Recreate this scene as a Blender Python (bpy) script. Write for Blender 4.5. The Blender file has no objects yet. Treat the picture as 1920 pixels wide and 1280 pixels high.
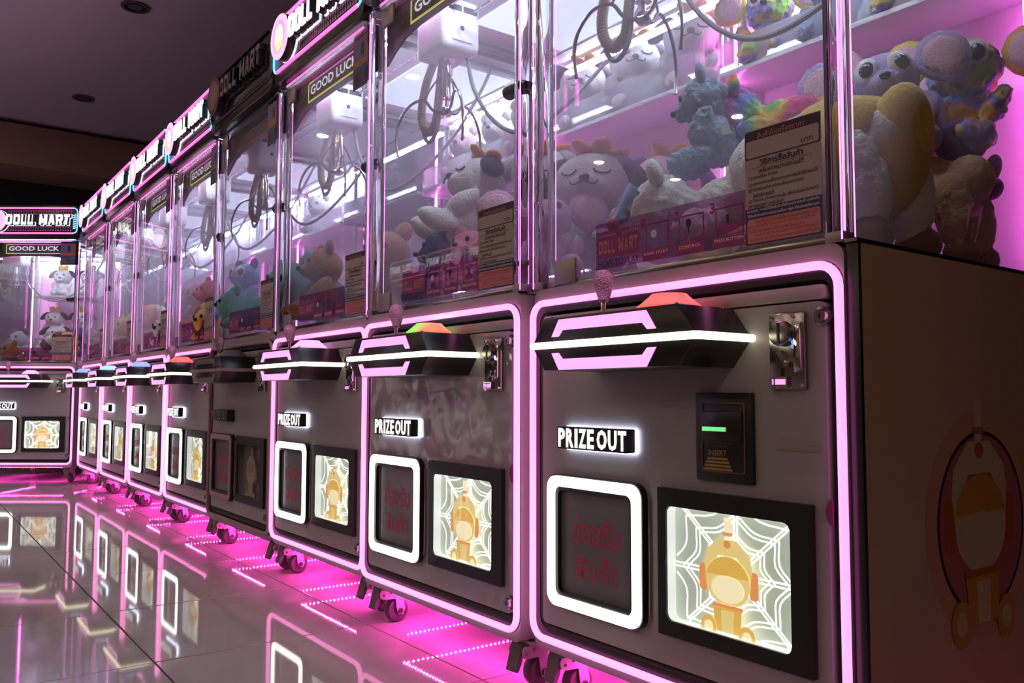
import bpy, bmesh, math, random
from mathutils import Vector, Matrix, Euler, noise
random.seed(7)
PI = math.pi
S = bpy.context.scene
COL = S.collection

# ------------------------------------------------------------------ camera, world, exposure
cam_d = bpy.data.cameras.new('camera')
cam_d.lens = 29.42
cam_d.sensor_width = 36
cam_d.clip_start = 0.02
cam = bpy.data.objects.new('camera', cam_d)
COL.objects.link(cam)
CR, CU, CF = Vector((.594, .804, .002)), Vector((.05, -.04, .998)), Vector((-.803, .593, .064))
cm = Matrix.Identity(4)
for i in range(3):
    cm[i][0], cm[i][1], cm[i][2] = CR[i], CU[i], -CF[i]
cam.matrix_world = Matrix.Translation((1.1348, -1.1756, .6796)) @ cm.to_3x3().to_quaternion().to_matrix().to_4x4()
S.camera = cam
S.view_settings.view_transform = 'Standard'
S.view_settings.look = 'None'
S.view_settings.gamma = 1
S.view_settings.use_curve_mapping = False
S.view_settings.exposure = 0.0
S.cycles.use_denoising = True
S.cycles.max_bounces = 9
S.cycles.diffuse_bounces = 3
S.cycles.glossy_bounces = 4
S.cycles.transmission_bounces = 9
S.cycles.transparent_max_bounces = 48
S.cycles.sample_clamp_indirect = 4.0
S.cycles.caustics_reflective = False
S.cycles.caustics_refractive = False
W = bpy.data.worlds.new('dim_hall')
S.world = W
W.use_nodes = True
W.node_tree.nodes['Background'].inputs[0].default_value = (.50, .44, .46, 1)
W.node_tree.nodes['Background'].inputs[1].default_value = .11


# ------------------------------------------------------------------ materials
def lin(c):
    return tuple((x / 12.92 if x <= .04045 else ((x + .055) / 1.055) ** 2.4) for x in c)


MATS = {}


def mat(name, col=(.5, .5, .5), rough=.5, metal=0.0, emit=None, strength=0.0, bump=None, spec=.5, vary=.06, sheen=0.0, coat=0.0):
    m = bpy.data.materials.new(name)
    m.use_nodes = True
    nt = m.node_tree
    b = nt.nodes['Principled BSDF']
    b.inputs['Roughness'].default_value = rough
    b.inputs['Metallic'].default_value = metal
    b.inputs['Specular IOR Level'].default_value = spec
    b.inputs['Coat Weight'].default_value = coat
    b.inputs['Coat Roughness'].default_value = .08
    if sheen:
        b.inputs['Sheen Weight'].default_value = sheen
        b.inputs['Sheen Roughness'].default_value = .4
    tc = nt.nodes.new('ShaderNodeTexCoord')
    n = nt.nodes.new('ShaderNodeTexNoise')
    n.inputs['Scale'].default_value = 9
    n.inputs['Detail'].default_value = 5
    nt.links.new(tc.outputs['Object'], n.inputs['Vector'])
    mx = nt.nodes.new('ShaderNodeMix')
    mx.data_type = 'RGBA'
    mx.inputs[6].default_value = (*[max(0, c * (1 - vary)) for c in col], 1)
    mx.inputs[7].default_value = (*[min(1, c * (1 + vary)) for c in col], 1)
    nt.links.new(n.outputs['Fac'], mx.inputs[0])
    nt.links.new(mx.outputs[2], b.inputs['Base Color'])
    if emit is not None:
        b.inputs['Emission Color'].default_value = (*emit, 1)
        b.inputs['Emission Strength'].default_value = strength
    if bump:
        n2 = nt.nodes.new('ShaderNodeTexNoise')
        n2.inputs['Scale'].default_value = bump[0]
        n2.inputs['Detail'].default_value = bump[2] if len(bump) > 2 else 3
        nt.links.new(tc.outputs['Object'], n2.inputs['Vector'])
        bp = nt.nodes.new('ShaderNodeBump')
        bp.inputs['Strength'].default_value = bump[1]
        bp.inputs['Distance'].default_value = bump[3] if len(bump) > 3 else .004
        nt.links.new(n2.outputs['Fac'], bp.inputs['Height'])
        nt.links.new(bp.outputs['Normal'], b.inputs['Normal'])
    MATS[name] = m
    return m


def glow(name, col, strength, base=(.8, .8, .8)):
    return mat(name, base, .4, emit=col, strength=strength)


def pane_mat(name, tint, haze, haze_col, refl=.04):
    """thin clear sheet: clear view, facing-angle reflection and a film of dust that scatters light"""
    m = bpy.data.materials.new(name)
    m.use_nodes = True
    nt = m.node_tree
    nt.nodes.clear()
    out = nt.nodes.new('ShaderNodeOutputMaterial')
    tr = nt.nodes.new('ShaderNodeBsdfTransparent')
    tr.inputs[0].default_value = (*tint, 1)
    gl = nt.nodes.new('ShaderNodeBsdfGlossy')
    gl.inputs['Roughness'].default_value = .015
    lw = nt.nodes.new('ShaderNodeLayerWeight')
    lw.inputs['Blend'].default_value = .5
    pw = nt.nodes.new('ShaderNodeMath')
    pw.operation = 'POWER'
    pw.inputs[1].default_value = 5
    nt.links.new(lw.outputs['Facing'], pw.inputs[0])
    ml = nt.nodes.new('ShaderNodeMath')
    ml.operation = 'MULTIPLY_ADD'
    ml.inputs[1].default_value = .7
    ml.inputs[2].default_value = refl
    nt.links.new(pw.outputs[0], ml.inputs[0])
    mix = nt.nodes.new('ShaderNodeMixShader')
    nt.links.new(ml.outputs[0], mix.inputs[0])
    if haze > 0:
        tcn = nt.nodes.new('ShaderNodeTexCoord')
        nz = nt.nodes.new('ShaderNodeTexNoise')
        nz.inputs['Scale'].default_value = 2.2
        nz.inputs['Detail'].default_value = 6
        nt.links.new(tcn.outputs['Object'], nz.inputs['Vector'])
        hm = nt.nodes.new('ShaderNodeMapRange')
        hm.inputs[1].default_value = .3
        hm.inputs[2].default_value = .75
        hm.inputs[3].default_value = haze * .4
        hm.inputs[4].default_value = haze * 1.5
        nt.links.new(nz.outputs['Fac'], hm.inputs[0])
        df = nt.nodes.new('ShaderNodeBsdfTranslucent')
        df.inputs[0].default_value = (*haze_col, 1)
        m2 = nt.nodes.new('ShaderNodeMixShader')
        nt.links.new(hm.outputs[0], m2.inputs[0])
        nt.links.new(tr.outputs[0], m2.inputs[1])
        nt.links.new(df.outputs[0], m2.inputs[2])
        nt.links.new(m2.outputs[0], mix.inputs[1])
    else:
        nt.links.new(tr.outputs[0], mix.inputs[1])
    nt.links.new(gl.outputs[0], mix.inputs[2])
    nt.links.new(mix.outputs[0], out.inputs[0])
    MATS[name] = m
    return m


def rainbow(name, cols, scale=2.2, seed=0.0):
    m = mat(name, (.5, .5, .5), .9, bump=(60, .6, 4), sheen=.5)
    nt = m.node_tree
    b = nt.nodes['Principled BSDF']
    tc = nt.nodes.new('ShaderNodeTexCoord')
    mp = nt.nodes.new('ShaderNodeMapping')
    mp.inputs['Location'].default_value = (seed, seed * .7, seed * .3)
    nt.links.new(tc.outputs['Object'], mp.inputs[0])
    n = nt.nodes.new('ShaderNodeTexNoise')
    n.inputs['Scale'].default_value = scale
    n.inputs['Detail'].default_value = 1
    nt.links.new(mp.outputs[0], n.inputs['Vector'])
    rp = nt.nodes.new('ShaderNodeValToRGB')
    el = rp.color_ramp.elements
    k = len(cols)
    el[0].position, el[1].position = .36, .64
    el[0].color, el[1].color = (*cols[0], 1), (*cols[-1], 1)
    for i in range(1, k - 1):
        e = el.new(.36 + .28 * i / (k - 1))
        e.color = (*cols[i], 1)
    nt.links.new(n.outputs['Fac'], rp.inputs[0])
    nt.links.new(rp.outputs[0], b.inputs['Base Color'])
    return m


# setting
m_tile = mat('polished_tile', (.52, .49, .475), .045, vary=.10, spec=.95)
m_grout = mat('tile_grout', (.06, .05, .05), .8)
m_ceil = mat('ceiling_paint', (.85, .73, .87), .9)
m_wall = mat('brown_wall_paint', (.40, .27, .19), .85)
m_dark = mat('dark_recess_paint', (.025, .024, .026), .9)
m_trim = mat('fixture_grey', (.13, .12, .12), .5)
# cabinet
m_body = mat('grey_powder_coat', (.40, .38, .39), .42, bump=(400, .12, 2, .001))
m_door = mat('grey_satin_door', (.38, .365, .38), .33, bump=(300, .05, 2, .001))
m_film = mat('door_under_film', (.40, .38, .40), .07, coat=.6, bump=(5, .6, 2, .03))
m_side = mat('cream_side_panel', (.55, .37, .25), .55)
m_black = mat('black_plastic', (.012, .012, .014), .35)
m_blacks = mat('black_satin', (.016, .015, .018), .28)
m_rub = mat('grey_rubber', (.16, .14, .14), .6)
m_wheel = mat('caster_wheel_polymer', (.13, .10, .10), .45)
m_zinc = mat('zinc_plate', (.72, .69, .68), .4, metal=.25, bump=(60, .1, 2, .001))
m_chrome = mat('chrome', (.85, .84, .84), .06, metal=1)
m_steel = mat('brushed_steel', (.33, .32, .32), .22, metal=1, bump=(120, .08, 2, .001))
m_white = mat('white_plastic', (.80, .82, .84), .35)
m_inner = mat('white_laminate', (.74, .74, .78), .3)
m_alu = mat('aluminium_clip', (.36, .33, .32), .4, metal=.6)
m_hose = mat('beige_ribbed_hose', (.36, .28, .17), .5)
m_cable = mat('grey_cable', (.32, .32, .34), .4)
m_flap = mat('tinted_flap', (.17, .17, .20), .25, coat=.3)
m_well = mat('light_grey_well', (.30, .30, .31), .5)
m_redtxt = mat('dull_red_print', (.55, .04, .10), .6)
m_paper = mat('off_white_card', (.48, .43, .42), .6)
m_navy = mat('navy_print', (.035, .035, .12), .5)
m_plum = mat('plum_print', (.05, .015, .05), .5)
m_ink = mat('black_ink', (.01, .01, .012), .5)
m_redink = mat('red_ink', (.5, .03, .03), .5)
m_rose = mat('rose_print', (.62, .26, .28), .6)
m_blueprint = mat('blue_print', (.03, .12, .32), .5)
m_orange = mat('orange_print', (.55, .20, .04), .5)
m_lilac = mat('lilac_print', (.22, .18, .42), .5)
m_mag = mat('magenta_print', (.30, .025, .19), .5)
m_whiteprint = mat('white_print', (.8, .78, .78), .5)
m_bluetag = mat('blue_tag', (.08, .2, .4), .5)
m_greentag = mat('green_tag', (.1, .22, .18), .5)
m_gold = mat('gold_print', (.40, .27, .06), .5)
m_goldd = mat('dim_gold_print', (.14, .10, .05), .5)
m_peach = mat('peach_print', (.60, .30, .20), .6)
m_pinkp = mat('pink_print', (.46, .12, .14), .6)
m_cream = mat('cream_print', (.60, .48, .28), .6)
m_amber = mat('amber_print', (.55, .26, .05), .6)
m_rust = mat('rust_print', (.42, .10, .03), .6)
# light emitters
m_neon = glow('pink_neon', (1.0, .23, .64), 2.1)
m_trimlight = glow('pink_light_panel', (1.0, .30, .80), 1.35)
m_bar = glow('warm_white_light_bar', (1.0, .93, .62), 3.0)
m_ring = glow('white_light_ring', (1.0, 1.0, .97), 3.4)
m_letter = glow('white_lit_letter', (1, 1, .98), 1.8)
m_letter2 = glow('white_lit_small_letter', (1, 1, .98), 1.15)
m_back = glow('white_letter_outline', (.88, .90, 1.0), 1.0)
m_halo = glow('cool_white_halo', (.75, .80, 1.0), 5)
m_led = glow('pink_corner_led', (1.0, .28, .88), 2.2)
m_led2 = glow('magenta_corner_led', (1.0, .14, .78), 26)
m_under = glow('magenta_underglow', (1.0, .05, .52), 430)
m_tube = glow('white_cabinet_tube', (.72, .86, 1.0), 70)
m_panel = glow('white_roof_panel', (.62, .78, 1.0), 1.15)
m_cyan = glow('cyan_tube', (.15, .65, 1.0), 1.3)
m_mtube = glow('magenta_sign_tube', (1.0, .13, .52), 1.6)
m_badge = glow('badge_rim_glow', (1.0, .55, .88), 1.1)
m_badge2 = glow('badge_field_glow', (1.0, .38, .85), .95)
m_badge3 = glow('badge_cream_glow', (1.0, .95, .75), 1.2)
m_badge4 = glow('badge_yellow_glow', (1.0, .85, .25), 1.0)
m_luckw = glow('luck_letter_glow', (.85, .92, 1.0), .75)
m_lucky = glow('luck_yellow_line', (.75, .80, .08), .65)
m_luckp = glow('luck_pink_line', (.80, .10, .60), .8)
m_lattice = glow('lattice_pink', (.6, .12, .42), .22, (.25, .08, .2))
m_blueled = glow('blue_indicator', (.12, .25, 1.0), 1.1)
m_green = glow('green_indicator', (.08, .9, .25), .9)
m_caseb = glow('case_backlight', (.62, .72, .56), .45, (.5, .55, .5))
m_wallglow = glow('case_edge_light', (.95, 1.0, .96), .6)
m_web = glow('case_web_light', (1.0, 1.0, .90), 1.5)
m_e_cream = glow('emblem_cream_lit', (.90, .70, .20), .75)
m_e_yel = glow('emblem_yellow_lit', (.74, .42, .01), .85)
m_e_or = glow('emblem_orange_lit', (.85, .28, .02), .75)
m_e_pale = glow('emblem_pale_lit', (1.0, .90, .52), .85)
m_btn = {k: glow('button_' + k, c, s, (.5, .4, .4)) for k, c, s in (
    ('red', (1.0, .10, .08), 1.1), ('green', (.35, 1.0, .15), 1.0), ('pink', (1.0, .45, .95), 1.2), ('blue', (.25, .45, 1.0), 1.0), ('cyan', (.35, .8, 1.0), 1.0))}
m_lamp = glow('warm_downlight', (1.0, .72, .53), 310)
m_joy = mat('clear_bubble_joystick_ball', (.95, .78, .86), .06, bump=(260, 1.0, 2), vary=.1)
m_joy.node_tree.nodes['Principled BSDF'].inputs['Transmission Weight'].default_value = .8
m_joyd = m_joy
# unlit versions used by the one machine that is switched off
m_off_tube = mat('unlit_tube', (.42, .30, .32), .4)
m_off_panel = mat('unlit_panel', (.22, .20, .21), .4)
m_off_letter = mat('unlit_letter', (.20, .19, .21), .4)
m_off_case = mat('unlit_case', (.20, .19, .15), .5)
m_off_gold = mat('unlit_emblem', (.42, .28, .08), .5)
m_off_cream = mat('unlit_emblem_cream', (.45, .40, .33), .5)
m_off_badge = mat('unlit_badge', (.22, .06, .11), .4)
m_off_badgeg = mat('unlit_badge_gold', (.25, .14, .03), .4)
OFF = {m_neon: m_off_tube, m_trimlight: m_off_panel, m_bar: m_off_tube, m_ring: m_off_tube, m_letter: m_off_letter, m_back: m_off_panel, m_letter2: m_off_letter, m_halo: m_blacks,
       m_tube: m_white, m_panel: m_white, m_cyan: m_off_panel, m_mtube: m_black, m_badge: m_off_badge, m_badge2: m_off_badge, m_led: m_white, m_led2: m_white, m_badge3: m_off_badgeg,
       m_badge4: m_off_badgeg, m_luckw: m_off_letter, m_lucky: m_gold, m_luckp: m_off_panel, m_lattice: m_black, m_blueled: m_black, m_caseb: m_off_case,
       m_web: m_off_case, m_wallglow: m_off_case, m_e_cream: m_off_cream, m_e_yel: m_off_gold, m_e_or: m_off_gold, m_e_pale: m_off_cream}
# sheets
m_glass = pane_mat('front_glass', (.985, .985, .99), .10, (.9, .88, 1.0))
m_sglass = pane_mat('side_glass', (.985, .985, .99), .055, (.9, .86, 1.0), .03)
m_acryl = pane_mat('clear_acrylic', (.985, .985, .985), .012, (.9, .9, .95))
m_frost = pane_mat('frosted_guard', (.9, .9, .92), .5, (.85, .85, .9))
m_sticker = pane_mat('clear_sticker', (.86, .66, .82), .06, (.4, .1, .3))
mp_ = bpy.data.materials.new('solid_acrylic_post')
mp_.use_nodes = True
_b = mp_.node_tree.nodes['Principled BSDF']
_b.inputs['Transmission Weight'].default_value = 1
_b.inputs['Roughness'].default_value = .02
_b.inputs['IOR'].default_value = 1.3
_b.inputs['Base Color'].default_value = (.97, .96, .98, 1)
m_post = mp_


# ------------------------------------------------------------------ mesh helper
# the second machine's button is half green, half orange
_g = m_btn['green'].node_tree
_t = _g.nodes.new('ShaderNodeTexCoord')
_x = _g.nodes.new('ShaderNodeSeparateXYZ')
_r = _g.nodes.new('ShaderNodeValToRGB')
_m = _g.nodes.new('ShaderNodeMapRange')
_g.links.new(_t.outputs['Object'], _x.inputs[0])
_g.links.new(_x.outputs[0], _m.inputs[0])
_m.inputs[1].default_value, _m.inputs[2].default_value = .025, .145
_g.links.new(_m.outputs[0], _r.inputs[0])
_e = _r.color_ramp.elements
_e[0].position, _e[0].color = .55, (.22, 1.0, .10, 1)
_e[1].position, _e[1].color = .8, (1.0, .22, .06, 1)
_g.links.new(_r.outputs[0], _g.nodes['Principled BSDF'].inputs['Emission Color'])


class B:
    def __init__(s):
        s.bm = bmesh.new()

    def face(s, pts, mi=0):
        f = s.bm.faces.new([s.bm.verts.new(p) for p in pts])
        f.material_index = mi
        return f

    def box(s, x0, x1, y0, y1, z0, z1, mi=0, bev=0.0, seg=2):
        v = [s.bm.verts.new((x, y, z)) for x in (x0, x1) for y in (y0, y1) for z in (z0, z1)]
        fs = [s.bm.faces.new([v[i] for i in q]) for q in ((0, 1, 3, 2), (4, 6, 7, 5), (0, 4, 5, 1), (2, 3, 7, 6), (0, 2, 6, 4), (1, 5, 7, 3))]
        for f in fs:
            f.material_index = mi
        if bev:
            ed = list({e for f in fs for e in f.edges})
            r = bmesh.ops.bevel(s.bm, geom=ed, offset=bev, segments=seg, affect='EDGES', profile=.5)
            for f in r['faces']:
                f.material_index = mi
        return s

    def prism(s, pts, a, b, mi=0, ax='y', mi2=None, bev=0.0):
        """polygon extruded along an axis: ax y: pts are (x, z); ax x: pts are (y, z); ax z: pts are (x, y)"""
        def P(p, t):
            return (p[0], t, p[1]) if ax == 'y' else ((t, p[0], p[1]) if ax == 'x' else (p[0], p[1], t))
        va = [s.bm.verts.new(P(p, a)) for p in pts]
        vb = [s.bm.verts.new(P(p, b)) for p in pts]
        n = len(pts)
        fa, fb = s.bm.faces.new(va), s.bm.faces.new(vb[::-1])
        fa.material_index = fb.material_index = mi
        sd = []
        for i in range(n):
            f = s.bm.faces.new((va[i], va[(i + 1) % n], vb[(i + 1) % n], vb[i]))
            f.material_index = mi if mi2 is None else mi2
            sd.append(f)
        if bev:
            ed = list({e for f in [fa, fb] + sd for e in f.edges})
            bmesh.ops.bevel(s.bm, geom=ed, offset=bev, segments=2, affect='EDGES', profile=.5)
        return s

    def ring(s, outer, inner, a, b, mi=0, ax='y'):
        def P(p, t):
            return (p[0], t, p[1]) if ax == 'y' else ((t, p[0], p[1]) if ax == 'x' else (p[0], p[1], t))
        L = [[s.bm.verts.new(P(p, t)) for p in loop] for loop in (outer, inner) for t in (a, b)]
        n = len(outer)
        for i in range(n):
            j = (i + 1) % n
            for q in ((L[0][i], L[0][j], L[2][j], L[2][i]), (L[1][j], L[1][i], L[3][i], L[3][j]), (L[0][j], L[0][i], L[1][i], L[1][j]), (L[2][i], L[2][j], L[3][j], L[3][i])):
                s.bm.faces.new(q).material_index = mi
        return s

    def tube(s, path, r, n=8, closed=False, mi=0, ribs=0.0):
        P = [Vector(p) for p in path]
        k = len(P)
        rings = []
        up = None
        for i, p in enumerate(P):
            if closed:
                t = (P[(i + 1) % k] - P[i - 1]).normalized()
            else:
                t = (P[min(i + 1, k - 1)] - P[max(i - 1, 0)]).normalized()
            if up is None:
                up = Vector((0, 1, 0)) if abs(t.y) < .8 else Vector((0, 0, 1))
            u = (up - t * up.dot(t))
            u = u.normalized() if u.length > 1e-6 else t.orthogonal().normalized()
            up = u
            w = t.cross(u)
            rr = (r[i] if isinstance(r, (list, tuple)) else r) * (1 + (ribs if i % 2 else 0))
            rings.append([s.bm.verts.new(p + rr * (math.cos(2 * PI * j / n) * u + math.sin(2 * PI * j / n) * w)) for j in range(n)])
        for i in range(k if closed else k - 1):
            A, Bq = rings[i], rings[(i + 1) % k]
            for j in range(n):
                s.bm.faces.new((A[j], A[(j + 1) % n], Bq[(j + 1) % n], Bq[j])).material_index = mi
        if not closed:
            s.bm.faces.new(rings[0][::-1]).material_index = mi
            s.bm.faces.new(rings[-1]).material_index = mi
        return s

    def lathe(s, prof, origin=(0, 0, 0), n=20, axis='z', mi=0):
        """prof: list of (radius, height along the axis)"""
        o = Vector(origin)
        rings = []
        for (r, h) in prof:
            ring = []
            for j in range(n):
                c, d = r * math.cos(2 * PI * j / n), r * math.sin(2 * PI * j / n)
                v = (c, d, h) if axis == 'z' else ((h, c, d) if axis == 'x' else (d, h, c))
                ring.append(s.bm.verts.new(o + Vector(v)))
            rings.append(ring)
        for i in range(len(prof) - 1):
            for j in range(n):
                s.bm.faces.new((rings[i][j], rings[i][(j + 1) % n], rings[i + 1][(j + 1) % n], rings[i + 1][j])).material_index = mi
        s.bm.faces.new(rings[0][::-1]).material_index = mi
        s.bm.faces.new(rings[-1]).material_index = mi
        return s

    def ball(s, c, r, rot=(0, 0, 0), sub=2, mi=0, cut=None):
        r = (r, r, r) if not isinstance(r, (tuple, list)) else r
        M = Matrix.Translation(c) @ Euler(rot).to_matrix().to_4x4() @ Matrix.Diagonal((*r, 1))
        g = bmesh.ops.create_icosphere(s.bm, subdivisions=sub, radius=1, matrix=M)
        for f in {f for v in g['verts'] for f in v.link_faces}:
            f.material_index = mi
        return s

    def add(s, mesh, fn, mi=0):
        vs = [s.bm.verts.new(fn(v.co)) for v in mesh.vertices]
        for p in mesh.polygons:
            try:
                s.bm.faces.new([vs[i] for i in p.vertices]).material_index = mi
            except ValueError:
                pass
        return s

    def mesh(s, name, mats, angle=38, recalc=True):
        if recalc:
            bmesh.ops.recalc_face_normals(s.bm, faces=s.bm.faces)
        ca = math.radians(angle)
        for f in s.bm.faces:
            f.smooth = True
        for e in s.bm.edges:
            if len(e.link_faces) == 2:
                e.smooth = e.calc_face_angle(0) < ca
        me = bpy.data.meshes.new(name)
        s.bm.to_mesh(me)
        s.bm.free()
        for m in (mats if isinstance(mats, (list, tuple)) else [mats]):
            me.materials.append(m)
        return me


def obj(name, b, mats, parent=None, loc=(0, 0, 0), rot=(0, 0, 0), angle=38, kind=None, recalc=True, label=None):
    me = b.mesh(name, mats, angle, recalc) if isinstance(b, B) else b
    o = bpy.data.objects.new(name, me)
    COL.objects.link(o)
    o.parent = parent
    o.location = loc
    o.rotation_euler = rot
    if kind:
        o['kind'] = kind
    if label:
        o['label'] = label
    return o


def thing(name, label, cat, loc=(0, 0, 0), rot=(0, 0, 0), group=None):
    o = bpy.data.objects.new(name, None)
    o.empty_display_size = .1
    COL.objects.link(o)
    o.location = loc
    o.rotation_euler = rot
    o['label'] = label
    o['category'] = cat
    if group:
        o['group'] = group
    return o


def copy_tree(o, parent=None):
    c = o.copy()
    COL.objects.link(c)
    c.parent = parent
    for ch in list(o.children):
        copy_tree(ch, c)
    return c


def walk(o):
    yield o
    for c in o.children:
        yield from walk(c)


def remat(o, table):
    for c in walk(o):
        if c.type == 'MESH':
            for i, sl in enumerate(c.material_slots):
                m = c.data.materials[i]
                if m in table:
                    sl.link = 'OBJECT'
                    sl.material = table[m]


def rrect(x0, x1, z0, z1, r, n=5):
    out = []
    for cx, cz, a in ((x1 - r, z0 + r, -90), (x1 - r, z1 - r, 0), (x0 + r, z1 - r, 90), (x0 + r, z0 + r, 180)):
        for i in range(n + 1):
            t = math.radians(a + 90 * i / n)
            out.append((cx + r * math.cos(t), cz + r * math.sin(t)))
    return out


def ell(cx, cz, rx, rz=None, n=24):
    rz = rx if rz is None else rz
    return [(cx + rx * math.cos(2 * PI * i / n), cz + rz * math.sin(2 * PI * i / n)) for i in range(n)]


def smooth_path(pts, k=6):
    """Catmull-Rom through the given points"""
    P = [Vector(p) for p in pts]
    P = [2 * P[0] - P[1]] + P + [2 * P[-1] - P[-2]]
    out = []
    for i in range(1, len(P) - 2):
        for j in range(k):
            t = j / k
            a, b, c, d = P[i - 1], P[i], P[i + 1], P[i + 2]
            out.append(.5 * ((2 * b) + (c - a) * t + (2 * a - 5 * b + 4 * c - d) * t * t + (3 * b - a - 3 * c + d) * t ** 3))
    out.append(P[-2])
    return out


_TXT = {}


def text_mesh(body, bold=0.0, depth=0.0, shear=0.0, spacing=1.0, res=2):
    key = (body, bold, depth, shear, spacing, res)
    if key not in _TXT:
        c = bpy.data.curves.new('lettering', 'FONT')
        c.body = body
        c.offset = bold
        c.extrude = depth
        c.shear = shear
        c.space_character = spacing
        c.resolution_u = res
        o = bpy.data.objects.new('lettering', c)
        COL.objects.link(o)
        dg = bpy.context.evaluated_depsgraph_get()
        me = bpy.data.meshes.new_from_object(o.evaluated_get(dg))
        bpy.data.objects.remove(o)
        bpy.data.curves.remove(c)
        _TXT[key] = me
    return _TXT[key]


def put_text(b, body, x0, x1, z0, z1, y, mi=0, bold=.0, thick=0.0, shear=0.0, spacing=1.0, flip=False, res=2):
    """writes a line into the rectangle x0..x1, z0..z1 of the plane at y (facing -y); thick grows backwards"""
    me = text_mesh(body, bold, .5 if thick else 0.0, shear, spacing, res)
    xs = [v.co.x for v in me.vertices]
    ys = [v.co.y for v in me.vertices]
    if not xs:
        return
    ax, ay = min(xs), min(ys)
    sx, sy = (x1 - x0) / (max(xs) - ax), (z1 - z0) / (max(ys) - ay)
    if flip:
        b.add(me, lambda v: (x1 - (v.x - ax) * sx, y + (.5 - v.z) * thick, z0 + (v.y - ay) * sy), mi)
    else:
        b.add(me, lambda v: (x0 + (v.x - ax) * sx, y + (.5 - v.z) * thick if thick else y, z0 + (v.y - ay) * sy), mi)


# block capitals of the shop sign, each letter as convex strokes in a unit square
s_ = .23
BLOCK = {
    'D': [[(0, 0), (s_, 0), (s_, 1), (0, 1)], [(s_, 0), (.85, 0), (1, .12), (1, s_), (s_, s_)], [(s_, 1 - s_), (1, 1 - s_), (1, .88), (.85, 1), (s_, 1)], [(1 - s_, s_), (1, s_), (1, 1 - s_), (1 - s_, 1 - s_)]],
    'O': [[(0, s_), (s_, s_), (s_, 1 - s_), (0, 1 - s_)], [(.12, 0), (.88, 0), (1, .12), (1, s_), (0, s_), (0, .12)], [(0, 1 - s_), (1, 1 - s_), (1, .88), (.88, 1), (.12, 1), (0, .88)], [(1 - s_, s_), (1, s_), (1, 1 - s_), (1 - s_, 1 - s_)]],
    'L': [[(0, 0), (s_, 0), (s_, 1), (0, 1)], [(s_, 0), (1, 0), (1, s_), (s_, s_)]],
    'M': [[(0, 0), (.24, 0), (.24, 1), (0, 1)], [(.76, 0), (1, 0), (1, 1), (.76, 1)], [(.2, 1), (.2, .62), (.42, .15), (.58, .15), (.42, .55)], [(.8, 1), (.58, .55), (.42, .15), (.58, .15), (.8, .62)]],
    'A': [[(0, 0), (.26, 0), (.50, .86), (.62, 1), (.34, 1)], [(1, 0), (.74, 0), (.50, .86), (.38, 1), (.66, 1)], [(.2, .2), (.8, .2), (.74, .42), (.26, .42)]],
    'R': [[(0, 0), (s_, 0), (s_, 1), (0, 1)], [(s_, .76), (1, .76), (1, .9), (.88, 1), (s_, 1)], [(.74, .5), (1, .5), (1, .76), (.74, .76)], [(s_, .34), (.92, .34), (1, .5), (s_, .56)], [(.45, .36), (.76, .36), (1, 0), (.70, 0)]],
    'T': [[(0, .75), (1, .75), (1, 1), (0, 1)], [(.37, 0), (.63, 0), (.63, .75), (.37, .75)]],
}


def put_block(b, word, x0, x1, z0, z1, ya, yb, mi=0, grow=0.0, gap=.30, shear=0.0, space=.5, only=None):
    wts = [(space if ch == ' ' else (.82 if ch in 'LT' else (1.25 if ch == 'M' else 1.0))) for ch in word]
    tot = sum(wts) + gap * (len(word) - 1)
    x = 0.0
    for ki, (ch, w) in enumerate(zip(word, wts)):
        if ch != ' ' and only in (None, ki):
            for poly in BLOCK[ch]:
                pts = []
                cx = sum(p[0] for p in poly) / len(poly)
                cz = sum(p[1] for p in poly) / len(poly)
                for px, pz in poly:
                    X = x0 + (x + px * w) / tot * (x1 - x0) + shear * (pz - .5) * (z1 - z0)
                    Z = z0 + pz * (z1 - z0)
                    X += grow * (1 if px > cx else -1)
                    Z += grow * (1 if pz > cz else -1)
                    pts.append((X, Z))
                if yb == ya:
                    b.face([(p[0], ya, p[1]) for p in pts], mi)
                else:
                    b.prism(pts, ya, yb, mi)
        x += w + gap


# ------------------------------------------------------------------ setting
def structure(name, b, m, parent=None, loc=(0, 0, 0)):
    o = obj(name, b, m, parent, loc)
    if parent is None:
        o['kind'] = 'structure'
    return o


floor = structure('floor', B().box(-10, 4, -8, 2.5, -.12, -.004), m_grout)
tile_me = B().box(-.2978, .2978, -.2978, .2978, -.012, 0, bev=.0012, seg=1).mesh('tile', [m_tile])
for i in range(-15, 4):
    for j in range(-5, 4):
        o = bpy.data.objects.new('tile', tile_me)
        COL.objects.link(o)
        o.parent = floor
        o.location = (-1.155 + .3 + .6 * i + 1.2, -.012 + .3 + .6 * j, -.0004 * random.random())
        o.rotation_euler = (random.uniform(-.0009, .0009), random.uniform(-.0009, .0009), random.choice((0, PI)))
structure('ceiling', B().box(-10, 4, -8, 2.5, 3.4, 3.5), m_ceil)
wl = structure('wall_left', B().box(-9.2, -9.0, -8, 2.5, 0, 3.4), m_dark)
structure('trim_1', B().box(-9.0, -8.3, -8, 2.5, 2.93, 3.35, bev=.01), m_wall)
structure('wall_back', B().box(-9.0, 4, 2.3, 2.5, 0, 3.4), m_dark)
structure('wall_front', B().box(-9.0, 4, -8.2, -8.0, 0, 3.4), m_wall)
structure('wall_right', B().box(4.0, 4.2, -8, 2.5, 0, 3.4), m_wall)


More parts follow.
